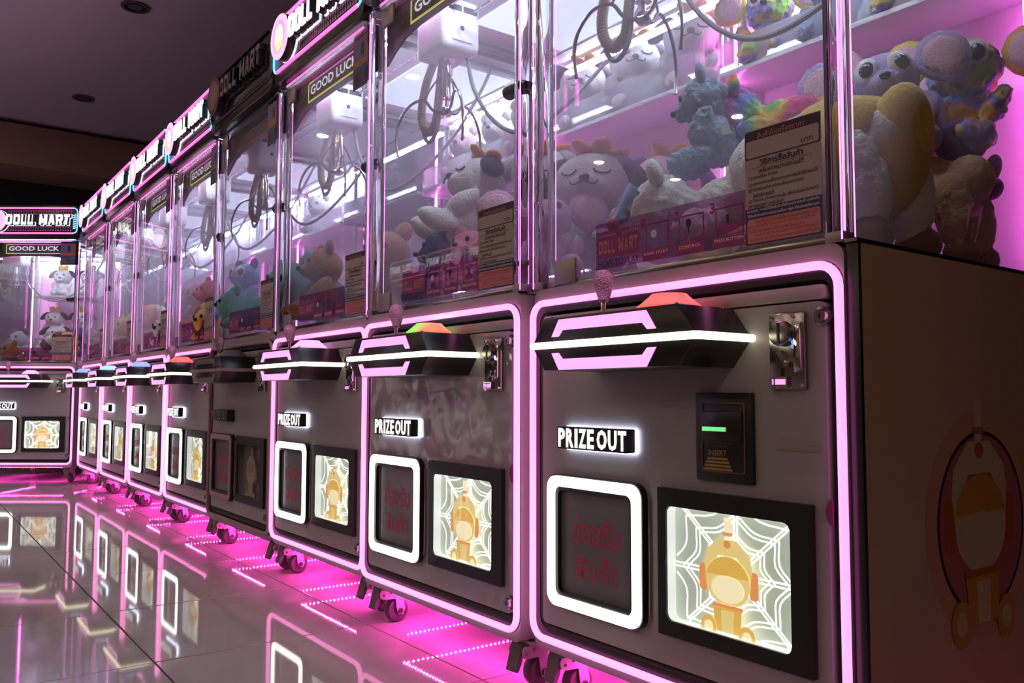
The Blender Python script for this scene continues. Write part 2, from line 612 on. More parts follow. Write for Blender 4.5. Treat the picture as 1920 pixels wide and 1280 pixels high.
def downlight(x, y, z, lit, label, group):
    t = thing('ceiling_downlight', label, 'ceiling light', (x, y, z), group=group)
    obj('trim_ring', B().ring(ell(0, 0, .095), ell(0, 0, .072), -.012, 0, ax='z'), m_trim, t)
    obj('reflector', B().lathe([(.072, -.002), (.05, -.0015), (.03, -.001)], n=20), m_dark if not lit else m_white, t)
    obj('lamp', B().lathe([(.05, -.008), (.05, -.004)], n=20), m_lamp if lit else m_trim, t)


downlight(-5.04, .09, 3.4, False, 'unlit round downlight in the ceiling, the one nearer the camera', None)
downlight(-7.27, .13, 3.4, False, 'unlit twin downlight in the ceiling, the one nearer the far wall', None)
for x in (-7, -5, -3):  # added lamps, out of view, that brighten the ceiling and the left floor
    downlight(x, -2.3, 3.4, True, 'added warm downlight over the aisle, out of view, brightening floor and ceiling', 'added warm downlights between the rows')
for x in (-6, -4, -2, 0, 2):
    for y in (-5.3, -6.6):
        downlight(x, y, 3.4, True, 'lit warm downlight behind the camera, seen mirrored in the cabinet glass', 'warm downlights over the aisle')
downlight(3.0, -2.6, 3.4, True, 'lit warm downlight over the open end of the row', None)


# ------------------------------------------------------------------ claw machine
Z0, Z1 = .145, .887


def emblem(b, cx, cz, s, ys, mi):
    """generic claw-and-capsule emblem; ys: y for layers, mi: material indices cream, yellow, orange, pale"""
    k = [0]

    def L(pts, m):
        y = ys[0] + (ys[1] - ys[0]) * k[0]
        k[0] += 1
        b.face([(cx + p[0] * s, y, cz + p[1] * s) for p in pts], mi[m])
    L([(-.06, .62), (.06, .62), (.08, 1.0), (-.08, 1.0)], 3)
    L([(-.10, .70), (.10, .70), (.10, .76), (-.10, .76)], 2)
    L(rrect(-.62, -.44, -.28, .18, .08), 2)
    L(rrect(.44, .62, -.28, .18, .08), 2)
    L([(-.5, .2), (-.46, .42), (-.2, .64), (.2, .64), (.46, .42), (.5, .2), (.42, -.2), (.36, .15), (.2, .36), (-.2, .36), (-.36, .15), (-.42, -.2)], 0)
    L(ell(0, .56, .08, .07), 2)
    L(ell(0, -.06, .46, .42), 0)
    L([(.46 * math.cos(math.radians(a)), -.06 + .42 * math.sin(math.radians(a))) for a in range(12, 169, 12)], 1)
    L(ell(0, -.18, .34, .22), 3)
    L(rrect(-.32, .32, -.52, -.44, .035), 2)
    L([(-.26, -.9), (.26, -.9), (.30, -.5), (-.30, -.5)], 1)
    L([(-.11, -.9), (.11, -.9), (.13, -.54), (-.13, -.54)], 0)
    L(ell(-.40, -.86, .17, .19), 1)
    L(ell(.40, -.90, .17, .19), 1)
    L(ell(-.40, -.86, .09, .10), 3)
    L(ell(.40, -.90, .09, .10), 3)


def build_machine(root):
    R = root
    # ---- lower cabinet
    b = B().box(-.3905, .3905, .06, .84, .115, .918, bev=.006)
    cab = obj('base_cabinet', b, m_body, R)
    outer = rrect(-.3915, .3915, .118, .921, .022)
    inner = rrect(-.372, .372, .164, .868, .028)
    obj('front_bezel', B().ring(outer, inner, .004, .062), m_body, R)
    obj('door_backing', B().box(-.38, .38, .056, .0595, .15, .88), m_blacks, R)
    path = [(x, -.0045, z) for x, z in rrect(-.387, .387, Z0, Z1, .036, 6)]
    obj('neon_frame', B().tube(path, .0074, 10, closed=True), m_neon, R)
    obj('tube_channel', B().ring(rrect(-.3913, .3913, Z0 - .008, Z1 + .008, .04), rrect(-.371, .371, .166, .866, .026), .0032, .006), m_blacks, R)
    dp = obj('door_panel', B().ring(rrect(-.358, .358, .178, .831, .012), rrect(.012, .300, .255, .483, .01), .002, .026), m_door, R)
    obj('upper_panel', B().prism(rrect(-.358, .358, .8345, .858, .006), .003, .026, bev=.002), m_body, R)
    for nm, (x, z) in (('upper', (.357, .806)), ('lower', (.357, .205))):
        k = obj('door_lock', B().lathe([(.0155, .002), (.0155, -.004), (.012, -.0065), (.0105, -.012)], (x, 0, z), 20, 'y'), m_steel, R)
        obj('keyhole', B().box(x - .0013, x + .0013, -.0125, -.0115, z - .005, z + .004), m_black, k)
    pts = [(.3655 - .012 * math.cos(math.radians(a)), .498 + .02 * math.sin(math.radians(a))) for a in range(-90, 91, 15)]
    obj('finger_slot', B().prism(pts, -.0005, .003), m_mag, R)
    # ---- illuminated sign
    ps = obj('prize_sign', B().prism(rrect(-.270, -.056, .563, .615, .008), -.006, -.0002), m_halo, R)
    sb = B().prism(rrect(-.2705, -.058, .5665, .6135, .004), -.0288, -.0062)
    obj('letter_backing', sb, m_blacks, ps)
    x = -.266
    for ch, w in zip('PRIZEOUT', (.0215, .0235, .0085, .0225, .0195, .0290, .0245, .0225)):
        sg = B()
        put_text(sg, ch, x, x + w, .570, .610, -.030, 0, .034, .0010)
        obj('letter', sg, m_letter2, ps)
        x += w + (.0095 if ch == 'E' else .0042)
    # ---- prize door
    pd = obj('prize_door', B().ring(rrect(-.334, -.046, .224, .506, .03), rrect(-.306, -.074, .252, .478, .016), -.014, .004), m_black, R, (.013, 0, .003))
    obj('ring_light', B().ring(rrect(-.331, -.049, .227, .503, .028), rrect(-.309, -.071, .249, .481, .016), -.019, -.0135), m_ring, pd)
    obj('inner_lip', B().ring(rrect(-.309, -.071, .249, .481, .016), rrect(-.300, -.080, .258, .472, .012), -.0135, .0015), m_blacks, pd)
    obj('flap', B().box(-.306, -.074, -.004, -.0005, .252, .478), m_flap, pd)
    tx = B()
    put_text(tx, '\u0e0a\u0e48\u0e2d\u0e07\u0e23\u0e31\u0e1a', -.262, -.118, .365, .428, -.0044, 0, .012)
    put_text(tx, '\u0e2a\u0e34\u0e19\u0e04\u0e49\u0e32', -.252, -.128, .292, .350, -.0044, 0, .012)
    obj('flap_lettering', tx, m_redtxt, pd)
    obj('flap_hinge', B().tube([(-.04, -.003, .25), (-.0385, -.003, .36), (-.04, -.003, .48)], .0016, 6), m_chrome, pd)
    # ---- picture case
    wx0, wx1, wz0, wz1 = .022, .293, .264, .474
    pc = obj('picture_case', B().ring(rrect(.002, .333, .236, .507, .002, 5), rrect(wx0, wx1, wz0, wz1, .014, 5), -.009, .004), m_black, R)
    obj('case_walls', B().ring(rrect(wx0 - .003, wx1 + .003, wz0 - .003, wz1 + .003, .015), rrect(wx0 + .0005, wx1 - .0005, wz0 + .0005, wz1 - .0005, .014), -.004, .020), m_wallglow, pc)
    obj('case_back', B().box(wx0 - .002, wx1 + .002, .018, .020, wz0 - .002, wz1 + .002), m_caseb, pc)
    wb = B()
    cx, cz = (wx0 + wx1) / 2 + .006, (wz0 + wz1) / 2 - .004

    def strip(p, q, w):
        d = Vector((q[0] - p[0], q[1] - p[1]))
        if d.length < 1e-6:
            return
        n = Vector((-d.y, d.x)).normalized() * w / 2
        wb.face([(p[0] + n.x, .0172, p[1] + n.y), (q[0] + n.x, .0172, q[1] + n.y), (q[0] - n.x, .0172, q[1] - n.y), (p[0] - n.x, .0172, p[1] - n.y)])

    def ray(a):
        dx, dz = math.cos(a), math.sin(a)
        t = min(((wx1 if dx > 0 else wx0) - cx) / dx if abs(dx) > 1e-6 else 9, ((wz1 if dz > 0 else wz0) - cz) / dz if abs(dz) > 1e-6 else 9)
        return t
    def clip(p):
        return (min(max(p[0], wx0 + .001), wx1 - .001), min(max(p[1], wz0 + .001), wz1 - .001))
    A = [math.radians(a) for a in (0, 42, 90, 138, 180, 222, 270, 318)]
    for a in A:
        t = ray(a) - .002
        n = (-math.sin(a) * .0035, math.cos(a) * .0035)
        for sgn in (-1, 1):
            strip((cx + math.cos(a) * .03 + n[0] * sgn, cz + math.sin(a) * .03 + n[1] * sgn), clip((cx + math.cos(a) * t + n[0] * sgn, cz + math.sin(a) * t + n[1] * sgn)), .0028)
    for f in (.062, .072, .098, .108, .137):
        for i in range(8):
            a0, a1 = A[i], A[(i + 1) % 8] + (2 * PI if i == 7 else 0)
            prev = None
            for q in range(7):
                u = q / 6
                a = a0 + (a1 - a0) * u
                rr = f * (1 - .20 * math.sin(PI * u))
                p = (cx + rr * math.cos(a) * 1.12, cz + rr * math.sin(a))
                if prev and all(wx0 < w_[0] < wx1 and wz0 < w_[1] < wz1 for w_ in (p, prev)):
                    strip(prev, p, .0026)
                prev = p
    obj('web_lights', wb, m_web, pc, recalc=False)
    eb = B()
    emblem(eb, (wx0 + wx1) / 2 - .002, (wz0 + wz1) / 2 - .008, .104, (.006, .00565), (0, 1, 2, 3))
    obj('emblem', eb, [m_e_cream, m_e_yel, m_e_or, m_e_pale], pc, recalc=False)
    obj('case_glass', B().box(wx0 + .001, wx1 - .001, -.0045, -.0025, wz0 + .001, wz1 - .001), m_acryl, pc)
    # ---- control console
    hexa = [(-.217, .778), (-.177, .728), (.177, .728), (.217, .778), (.177, .833), (-.177, .833)]
    con = obj('control_console', B().prism(hexa, -.140, .004, bev=.003), m_blacks, R)
    bp = [(-.2185, .003, .778), (-.2185, -.134, .778), (-.212, -.1425, .778), (.212, -.1425, .778), (.2185, -.134, .778), (.2185, .003, .778)]
    obj('light_bar', B().tube([Vector(p) for p in bp], .0068, 8), m_bar, con)
    for sg_, nm in ((1, 'up'), (-1, 'dn')):
        zc = .778
        P = [(-.150, .012), (-.128, .012), (-.120, .021), (.100, .021), (.108, .012), (.132, .012), (.112, .046), (-.128, .046)]
        # outline: a wide bar with two short feet towards the light bar
        pts = [(x, zc + sg_ * (z + .004)) for x, z in ((-.152, .012), (-.131, .012), (-.119, .024), (.096, .024), (.108, .012), (.129, .012), (.106, .045), (-.130, .045))]
        obj('light_panel', B().prism(pts, -.1415, -.1385), m_trimlight, con)
    tp = B()
    for x in (-.165, -.02, .165):
        for y in (-.128, -.012):
            tp.lathe([(.004, .833), (.0035, .8355), (.001, .8365)], (x, y, 0), 10)
    obj('top_screws', tp, m_chrome, con, kind='stuff')
    js = B()
    js.lathe([(.016, .833), (.016, .837), (.0065, .838), (.0055, .868)], (-.088, -.06, 0), 16, mi=1)
    js.lathe([(.0085, .862), (.011, .868), (.0195, .893), (.0215, .906), (.0195, .917), (.013, .925), (.005, .928)], (-.088, -.06, 0), 18, mi=0)
    obj('joystick', js, [m_joy, m_chrome], con)
    bt = B().lathe([(.060, .833), (.058, .840), (.050, .846), (.036, .858), (.032, .862), (.010, .863)], (.085, -.06, 0), 16)
    obj('push_button', bt, m_btn['red'], con, angle=25)
    # ---- coin unit
    co = obj('coin_acceptor', B().box(.258, .326, -.007, .004, .690, .816, bev=.003), m_steel, R)
    d = obj('coin_dial', B().lathe([(.021, -.006), (.021, -.016), (.0185, -.019), (.016, -.0195)], (.2855, 0, .782), 22, 'y'), m_steel, co)
    obj('coin_slit', B().box(.2835, .2875, -.021, -.0185, .765, .799), m_black, co)
    obj('chrome_edge', B().prism([(.311, .792), (.324, .799), (.324, .722), (.311, .716)], -.016, -.006, bev=.002), m_chrome, co)
    lv = B()
    lv.prism([(.277, .751), (.285, .753), (.303, .732), (.299, .726), (.289, .732)], -.015, -.007)
    lv.lathe([(.006, -.007), (.006, -.014), (.003, -.016)], (.296, 0, .733), 12, 'y')
    obj('return_lever', lv, m_steel, co)
    obj('lever_slot', B().box(.281, .287, -.0078, -.006, .703, .724), m_black, co)
    rc = B().ring([(.265, .694), (.297, .694), (.297, .711), (.265, .711)], [(.268, .6965), (.294, .6965), (.294, .7085), (.268, .7085)], -.014, -.006)
    obj('return_cup', rc, m_chrome, co)
    obj('cup_light', B().box(.270, .292, -.0085, -.0072, .698, .707), m_trimlight, co)
    il = B()
    for z in (.767, .760):
        il.lathe([(.004, -.007), (.004, -.009)], (.306, 0, z), 10, 'y')
    obj('indicator_light', il, m_blueled, co)
    sc = B()
    for x, z in ((.2635, .809), (.306, .809), (.319, .697), (.2635, .6925)):
        sc.lathe([(.0038, -.007), (.003, -.0095)], (x, 0, z), 10, 'y')
    obj('plate_screws', sc, m_chrome, co, kind='stuff')
    # ---- casters
    for x, y, a in ((-.345, .07, 1), (.345, .07, 3), (-.315, .74, 20), (.315, .74, 60)):
        f = B()
        f.box(-.038, .038, -.034, .034, .108, .115)
        f.box(-.022, .022, -.026, .022, .095, .108, bev=.003)
        for sx in (-1, 1):
            f.prism([(-.050, .092), (-.044, .102), (.030, .102), (.030, .075), (.038, .04), (.030, .024), (.016, .024), (.010, .034), (.004, .072), (-.03, .074), (-.046, .078)], sx * .0225 - .0014, sx * .0225 + .0014, ax='x')
        c = obj('caster', f, m_zinc, R, (x, y, 0), (0, 0, math.radians(a)))
        obj('wheel', B().lathe([(.010, -.0165), (.012, -.014), (.024, -.014), (.026, -.016), (.033, -.014), (.0355, -.008), (.0355, .008), (.033, .014), (.026, .016), (.024, .014), (.012, .014), (.010, .0165)], (0, .02, .0355), 24, 'x'), m_wheel, c)
        obj('axle_bolt', B().lathe([(.008, -.029), (.0085, -.024), (.0085, .024), (.008, .029)], (0, .02, .0355), 8, 'x'), m_steel, c)
        pe = B().prism([(-.046, .110), (-.038, .111), (-.039, .088), (-.046, .062), (-.056, .046), (-.066, .049), (-.057, .068), (-.052, .090)], -.017, .017, ax='x', bev=.0015)
        obj('brake_pedal', pe, m_rub, c)
        rb = B()
        for sx in (-1, 1):
            for q in ((-.036, .086), (-.012, .092)):
                rb.lathe([(.0042, sx * .0238), (.0035, sx * .026)], (0, *q), 8, 'x')
        obj('rivets', rb, m_steel, c, kind='stuff')
    # ---- underglow
    u = B()
    def led(x, y):
        u.face([(x - .0028, y - .0028, .1085), (x - .0028, y + .0028, .1085), (x + .0028, y + .0028, .1085), (x + .0028, y - .0028, .1085)], 0)
    n = 0
    y = .10
    while y < .74:
        led(-.285, y)
        led(.285, y)
        y += .0165
    x = -.29
    while x < .29:
        led(x, .088)
        x += .0165
    ul = obj('underglow_strip', u, m_under, R, kind='stuff', recalc=False)
    obj('strip_tape', B().box(-.29, -.28, .09, .75, .109, .1148).box(.28, .29, .09, .75, .109, .1148).box(-.29, .29, .083, .093, .109, .1148), m_white, ul)
    # ---- upper cabinet: posts, panes
    for sx in (-1, 1):
        xo, xi = sx * .3915, sx * .362
        p = obj('front_post', B().box(min(xo, xi), max(xo, xi), .002, .040, .921, 1.884, bev=.006, seg=3), m_post, R)
        obj('outer_led', B().box(sx * .3920 - .0009, sx * .3920 + .0009, -.0006, .0012, .924, 1.87), m_led, p)
        obj('inner_led', B().box(sx * .3595 - .0007, sx * .3595 + .0007, .0405, .0419, .924, 1.87), m_led, p)
        yl = .700 if sx < 0 else .775
        obj('post_foot', B().box(min(xo, xi) - .001, max(xo, xi) + .001, .0005, .0415, .9212, .9385, bev=.002), m_alu, R)
        q = obj('rear_post', B().box(min(xo, xi), max(xo, xi), .79, .828, .921, 1.884, bev=.004), m_inner, R)
        obj('corner_led', B().box(sx * .3595 - .003, sx * .3595 + .003, yl, yl + .006, .96, 1.87), m_led2, q)
        obj('led_channel', B().box(sx * .3695 - .006, sx * .3695 + .006, yl - .002, yl + .012, .94, 1.88), m_white, q)
        obj('side_pane', B().box(sx * .386 - .0025, sx * .386 + .0025, .041, .789, .921, 1.884), m_sglass, R)
    obj('front_pane', B().box(-.3615, .3615, .014, .019, .930, 1.884), m_glass, R)
    obj('lower_rail', B().box(-.36, .36, .008, .024, .921, .934, bev=.002), m_steel, R)
    for z0, z1 in ((.926, .982), (1.80, 1.86)):
        obj('pane_hinge', B().box(-.322, -.250, .004, .0128, z0, z1, bev=.003), m_alu, R)
    obj('back_panel', B().box(-.3915, .3915, .83, .84, .921, 1.885), m_inner, R)
    obj('play_deck', B().box(-.39, .39, .03, .83, .918, .924), m_inner, R)
    # ---- prize chute walls
    ch = obj('prize_chute', B().box(-.35, -.345, .03, .32, .924, 1.10), m_acryl, R)
    obj('chute_wall', B().box(-.03, -.025, .03, .32, .924, 1.10), m_acryl, ch)
    obj('chute_wall', B().box(-.344, -.031, .315, .320, .924, 1.10), m_acryl, ch)
    # ---- rear shelf
    sh = obj('rear_shelf', B().box(-.366, .366, .64, .829, 1.562, 1.575, bev=.002).box(-.372, -.366, .64, .829, 1.545, 1.60), m_inner, R)
    obj('shelf_guard', B().box(-.366, .366, .640, .644, 1.575, 1.655), m_frost, sh)
    # ---- roof, lamps, gantry
    obj('roof_box', B().box(-.3915, .3915, .006, .84, 1.884, 1.955, bev=.004), m_body, R)
    obj('roof_lining', B().box(-.358, .358, .05, .828, 1.876, 1.884), m_white, R)
    obj('top_rail_led', B().box(-.33, .33, .001, .005, 1.874, 1.880), m_mtube, R)
    obj('roof_light', B().box(-.25, .25, .30, .66, 1.872, 1.8765), m_panel, R)
    for y in (.095, .77):
        lt = obj('cabinet_lamp', B().box(-.34, .34, y - .02, y + .02, 1.866, 1.876), m_white, R)
        obj('lamp_tube', B().tube([(-.335, y - .008, 1.861), (.335, y - .008, 1.861)], .006, 8).tube([(-.335, y + .012, 1.861), (.335, y + .012, 1.861)], .006, 8), m_tube, lt)
    gr = obj('gantry', B().box(-.355, -.33, .08, .62, 1.845, 1.86).box(.33, .355, .08, .62, 1.845, 1.86), m_steel, R)
    for y in (.120, .200):
        obj('guide_rod', B().tube([(-.34, y, 1.828), (.34, y, 1.828)], .0045, 8), m_chrome, gr)
    obj('rear_rod', B().tube([(-.345, .56, 1.80), (.345, .56, 1.80)], .004, 8), m_steel, gr)
    # ---- claw
    hb = B().box(-.272, -.108, .095, .228, 1.700, 1.862, bev=.020, seg=4)
    cl = obj('claw_carriage', hb, m_white, R)
    cb = B()
    cb.box(-.1085, -.1065, .112, .212, 1.818, 1.836, 0)
    cb.lathe([(.0075, -.110), (.0075, -.1065)], (0, .160, 1.768), 12, 'x')
    obj('carriage_slot', cb, m_black, cl)
    obj('slot_divider', B().box(-.1078, -.1055, .158, .162, 1.815, 1.84).box(-.108, -.1045, .125, .195, 1.728, 1.740), m_white, cl)
    cw = B()
    cx, cy = -.19, .16
    cw.lathe([(.026, 1.702), (.026, 1.696), (.012, 1.695), (.012, 1.665)], (cx, cy, 0), 16)
    cw.lathe([(.017, 1.668), (.017, 1.585), (.020, 1.584), (.020, 1.575), (.006, 1.574), (.006, 1.545)], (cx, cy, 0), 16)
    cw.lathe([(.016, 1.548), (.018, 1.542), (.018, 1.530), (.014, 1.524), (.004, 1.523)], (cx, cy, 0), 8)
    obj('claw_motor', cw, m_chrome, cl)
    for a in (-15, 105, 225):
        ca, sa = math.cos(math.radians(a)), math.sin(math.radians(a))
        def G(r, z):
            return (cx + ca * r, cy + sa * r, z)
        fg = B()
        fg.tube(smooth_path([G(.012, 1.655), G(.045, 1.62), G(.072, 1.575)], 4), .0032, 6)
        fg.tube(smooth_path([G(.014, 1.534), G(.045, 1.545), G(.072, 1.575), G(.115, 1.562), G(.148, 1.515), G(.158, 1.46), G(.152, 1.405)], 5), [.0045] * 25 + [.0036] * 5 + [.0048], 8)
        obj('claw_finger', fg, m_steel, cl)
    hp = smooth_path([(-.255, .150, 1.705), (-.288, .145, 1.65), (-.305, .14, 1.58), (-.300, .14, 1.525), (-.270, .145, 1.492), (-.238, .15, 1.515), (-.226, .152, 1.58), (-.218, .155, 1.65), (-.21, .158, 1.70)], 12)
    obj('ribbed_hose', B().tube(hp, .0125, 10, ribs=.14), m_hose, cl)
    hl = smooth_path([(-.30, .145, 1.56), (-.292, .14, 1.49), (-.258, .14, 1.456), (-.222, .145, 1.49), (-.215, .15, 1.58)], 8)
    obj('cable_loop', B().tube(hl, .006, 8), m_cable, cl)
    cp = smooth_path([(-.150, .205, 1.705), (-.125, .215, 1.60), (-.06, .23, 1.50), (.02, .25, 1.44), (.10, .28, 1.44), (.19, .33, 1.50), (.28, .40, 1.62), (.34, .46, 1.76), (.343, .50, 1.845)], 8)
    obj('power_cable', B().tube(cp, .0062, 8), m_cable, cl)
    sn = obj('black_sensor', B().lathe([(.012, .292), (.017, .294), (.019, .300), (.019, .345), (.010, .348), (.010, .362)], (0, .035, 1.423), 16, 'x'), m_black, R)
    # ---- lucky sign
    top, zz = 1.868, 1.768
    prof = [(-.352, top), (.352, top), (.352, 1.715), (.300, 1.728), (.24, 1.752), (.15, 1.763), (-.15, 1.763), (-.24, 1.752), (-.300, 1.728), (-.352, 1.700)]
    ls = obj('luck_sign', B().prism(prof, .040, .045), m_blacks, R)
    lt = B()
    put_text(lt, 'GOOD LUCK', -.182, .215, 1.805, 1.842, .0392, 0, .025)
    obj('luck_letters', lt, m_luckw, ls, recalc=False)
    lb = B()
    lb.box(-.200, .232, .0385, .0399, 1.781, 1.788, 0).box(-.204, -.198, .0385, .0399, 1.781, 1.852, 0).box(-.198, -.15, .0385, .0399, 1.852, 1.858, 0)
    obj('luck_frame', lb, m_lucky, ls)
    obj('luck_line', B().box(-.15, .232, .0385, .0399, 1.852, 1.858), m_luckp, ls)
    bk = B()
    bk.face([(x, .0456, z) for x, z in prof], 0)
    bk.box(-.34, .34, .0457, .0462, 1.845, 1.858, 1).box(-.25, .25, .0457, .0462, 1.768, 1.780, 1)
    put_text(bk, 'GOOD LUCK', -.182, .215, 1.795, 1.832, .0465, 2, .02)
    obj('luck_back', bk, [m_mag, m_orange, m_whiteprint], ls, recalc=False)
    dsh = B()
    dsh.prism([(-.295, 1.795), (-.245, 1.803), (-.245, 1.808), (-.295, 1.800)], .0385, .0399, 0)
    dsh.prism([(-.300, 1.768), (-.250, 1.776), (-.250, 1.780), (-.300, 1.772)], .0385, .0399, 1)
    dsh.prism([(-.305, 1.742), (-.255, 1.752), (-.255, 1.757), (-.305, 1.747)], .0385, .0399, 2)
    obj('luck_dashes', dsh, [m_bluetag, m_mag, m_gold], ls)
    # ---- paper and film on the front pane
    y = .0135
    ps = obj('price_sheet', B().box(.200, .351, y - .0008, y + .0002, .940, 1.143), m_paper, R)
    pr = B()
    yy = y - .0011
    def rect(x0, x1, z0, z1, m, dy=0.0):
        pr.face([(x0, yy - dy, z0), (x1, yy - dy, z0), (x1, yy - dy, z1), (x0, yy - dy, z1)], m)
    def rr(x0, x1, z0, z1, m, dy, r=.004):
        pr.face([(px, yy - dy, pz) for px, pz in rrect(x0, x1, z0, z1, r, 3)], m)
    rr(.201, .350, 1.092, 1.142, 1, 0)
    rr(.2035, .3475, 1.0945, 1.1245, 0, .0002)
    rect(.200, .351, .941, 1.005, 2)
    rr(.2035, .3475, .944, .986, 3, .0002)
    rect(.2135, .3345, 1.0755, 1.0765, 4)
    T3 = .0004
    def ln(s, x0, x1, z0, z1, m, bold=.01):
        put_text(pr, s, x0, x1, z0, z1, yy - T3, m, bold, res=1)
    ln('\u0e2a\u0e34\u0e19\u0e04\u0e49\u0e32\u0e43\u0e19\u0e40\u0e04\u0e23\u0e37\u0e48\u0e2d\u0e07\u0e23\u0e32\u0e04\u0e32', .227, .320, 1.1265, 1.1375, 3)
    ln('\u0e1a\u0e32\u0e17', .314, .336, 1.098, 1.1055, 5)
    ln('\u0e27\u0e34\u0e18\u0e35\u0e01\u0e32\u0e23\u0e0b\u0e37\u0e49\u0e2d\u0e2a\u0e34\u0e19\u0e04\u0e49\u0e32', .231, .317, 1.078, 1.0905, 5, .02)
    ln('\u0e40\u0e04\u0e23\u0e37\u0e48\u0e2d\u0e07\u0e08\u0e33\u0e2b\u0e19\u0e48\u0e32\u0e22\u0e2d\u0e31\u0e15\u0e42\u0e19\u0e21\u0e31\u0e15\u0e34', .229, .318, 1.065, 1.0745, 5)
    rows = [('\u0e41\u0e25\u0e01\u0e40\u0e2b\u0e23\u0e35\u0e22\u0e0d TOKEN', .217, .268, 1.0545, 1.0625, 6), ('\u0e2b\u0e22\u0e2d\u0e14\u0e40\u0e2b\u0e23\u0e35\u0e22\u0e0d\u0e43\u0e2b\u0e49\u0e04\u0e23\u0e1a\u0e15\u0e32\u0e21\u0e23\u0e32\u0e04\u0e32\u0e2a\u0e34\u0e19\u0e04\u0e49\u0e32\u0e17\u0e35\u0e48\u0e01\u0e33\u0e2b\u0e19\u0e14\u0e44\u0e27\u0e49', .217, .344, 1.0435, 1.0520, 7),
            ('\u0e2b\u0e23\u0e37\u0e2d\u0e2b\u0e22\u0e2d\u0e14\u0e17\u0e35\u0e25\u0e30\u0e40\u0e2b\u0e23\u0e35\u0e22\u0e0d\u0e43\u0e2b\u0e49\u0e04\u0e23\u0e1a\u0e15\u0e32\u0e21\u0e23\u0e32\u0e04\u0e32', .217, .318, 1.0335, 1.0420, 8), ('\u0e2a\u0e34\u0e19\u0e04\u0e49\u0e32\u0e17\u0e35\u0e48\u0e01\u0e33\u0e2b\u0e19\u0e14\u0e44\u0e27\u0e49', .217, .260, 1.0230, 1.0315, None),
            ('\u0e43\u0e0a\u0e49\u0e21\u0e37\u0e2d\u0e08\u0e31\u0e1a \u0e40\u0e25\u0e37\u0e2d\u0e01\u0e41\u0e25\u0e30\u0e01\u0e14\u0e1b\u0e38\u0e48\u0e21 \u0e40\u0e1e\u0e37\u0e48\u0e2d\u0e08\u0e31\u0e1a\u0e2a\u0e34\u0e19\u0e04\u0e49\u0e32\u0e17\u0e35\u0e48\u0e40\u0e25\u0e37\u0e2d\u0e01\u0e44\u0e27\u0e49', .217, .346, 1.0140, 1.0220, 9), ('\u0e23\u0e31\u0e1a\u0e2a\u0e34\u0e19\u0e04\u0e49\u0e32\u0e17\u0e35\u0e48 \u0e0a\u0e48\u0e2d\u0e07\u0e23\u0e31\u0e1a\u0e2a\u0e34\u0e19\u0e04\u0e49\u0e32', .217, .280, 1.0060, 1.0130, 4)]
    for s, x0, x1, z0, z1, m in rows:
        ln(s, x0, x1, z0, z1, 5)
        if m is not None:
            rr(.207, .2145, z0 + .0005, z1 - .001, m, T3, .0012)
    for s, z in (('\u0e2b\u0e21\u0e32\u0e22\u0e40\u0e2b\u0e15\u0e38 : \u0e2b\u0e32\u0e01\u0e44\u0e21\u0e48\u0e44\u0e14\u0e49\u0e23\u0e31\u0e1a\u0e2a\u0e34\u0e19\u0e04\u0e49\u0e32\u0e40\u0e21\u0e37\u0e48\u0e2d\u0e0a\u0e33\u0e23\u0e30\u0e23\u0e32\u0e04\u0e32\u0e04\u0e23\u0e1a\u0e16\u0e49\u0e27\u0e19\u0e41\u0e25\u0e49\u0e27\u0e2b\u0e23\u0e37\u0e2d', .9968), ('\u0e44\u0e14\u0e49\u0e2a\u0e34\u0e19\u0e04\u0e49\u0e32\u0e01\u0e48\u0e2d\u0e19\u0e0a\u0e33\u0e23\u0e30\u0e23\u0e32\u0e04\u0e32\u0e04\u0e23\u0e1a\u0e16\u0e49\u0e27\u0e19 \u0e01\u0e23\u0e38\u0e13\u0e32\u0e15\u0e34\u0e14\u0e15\u0e48\u0e2d\u0e1e\u0e19\u0e31\u0e01\u0e07\u0e32\u0e19\u0e04\u0e48\u0e30', .9880)):
        ln(s, .204, .347, z, z + .0072, 10)
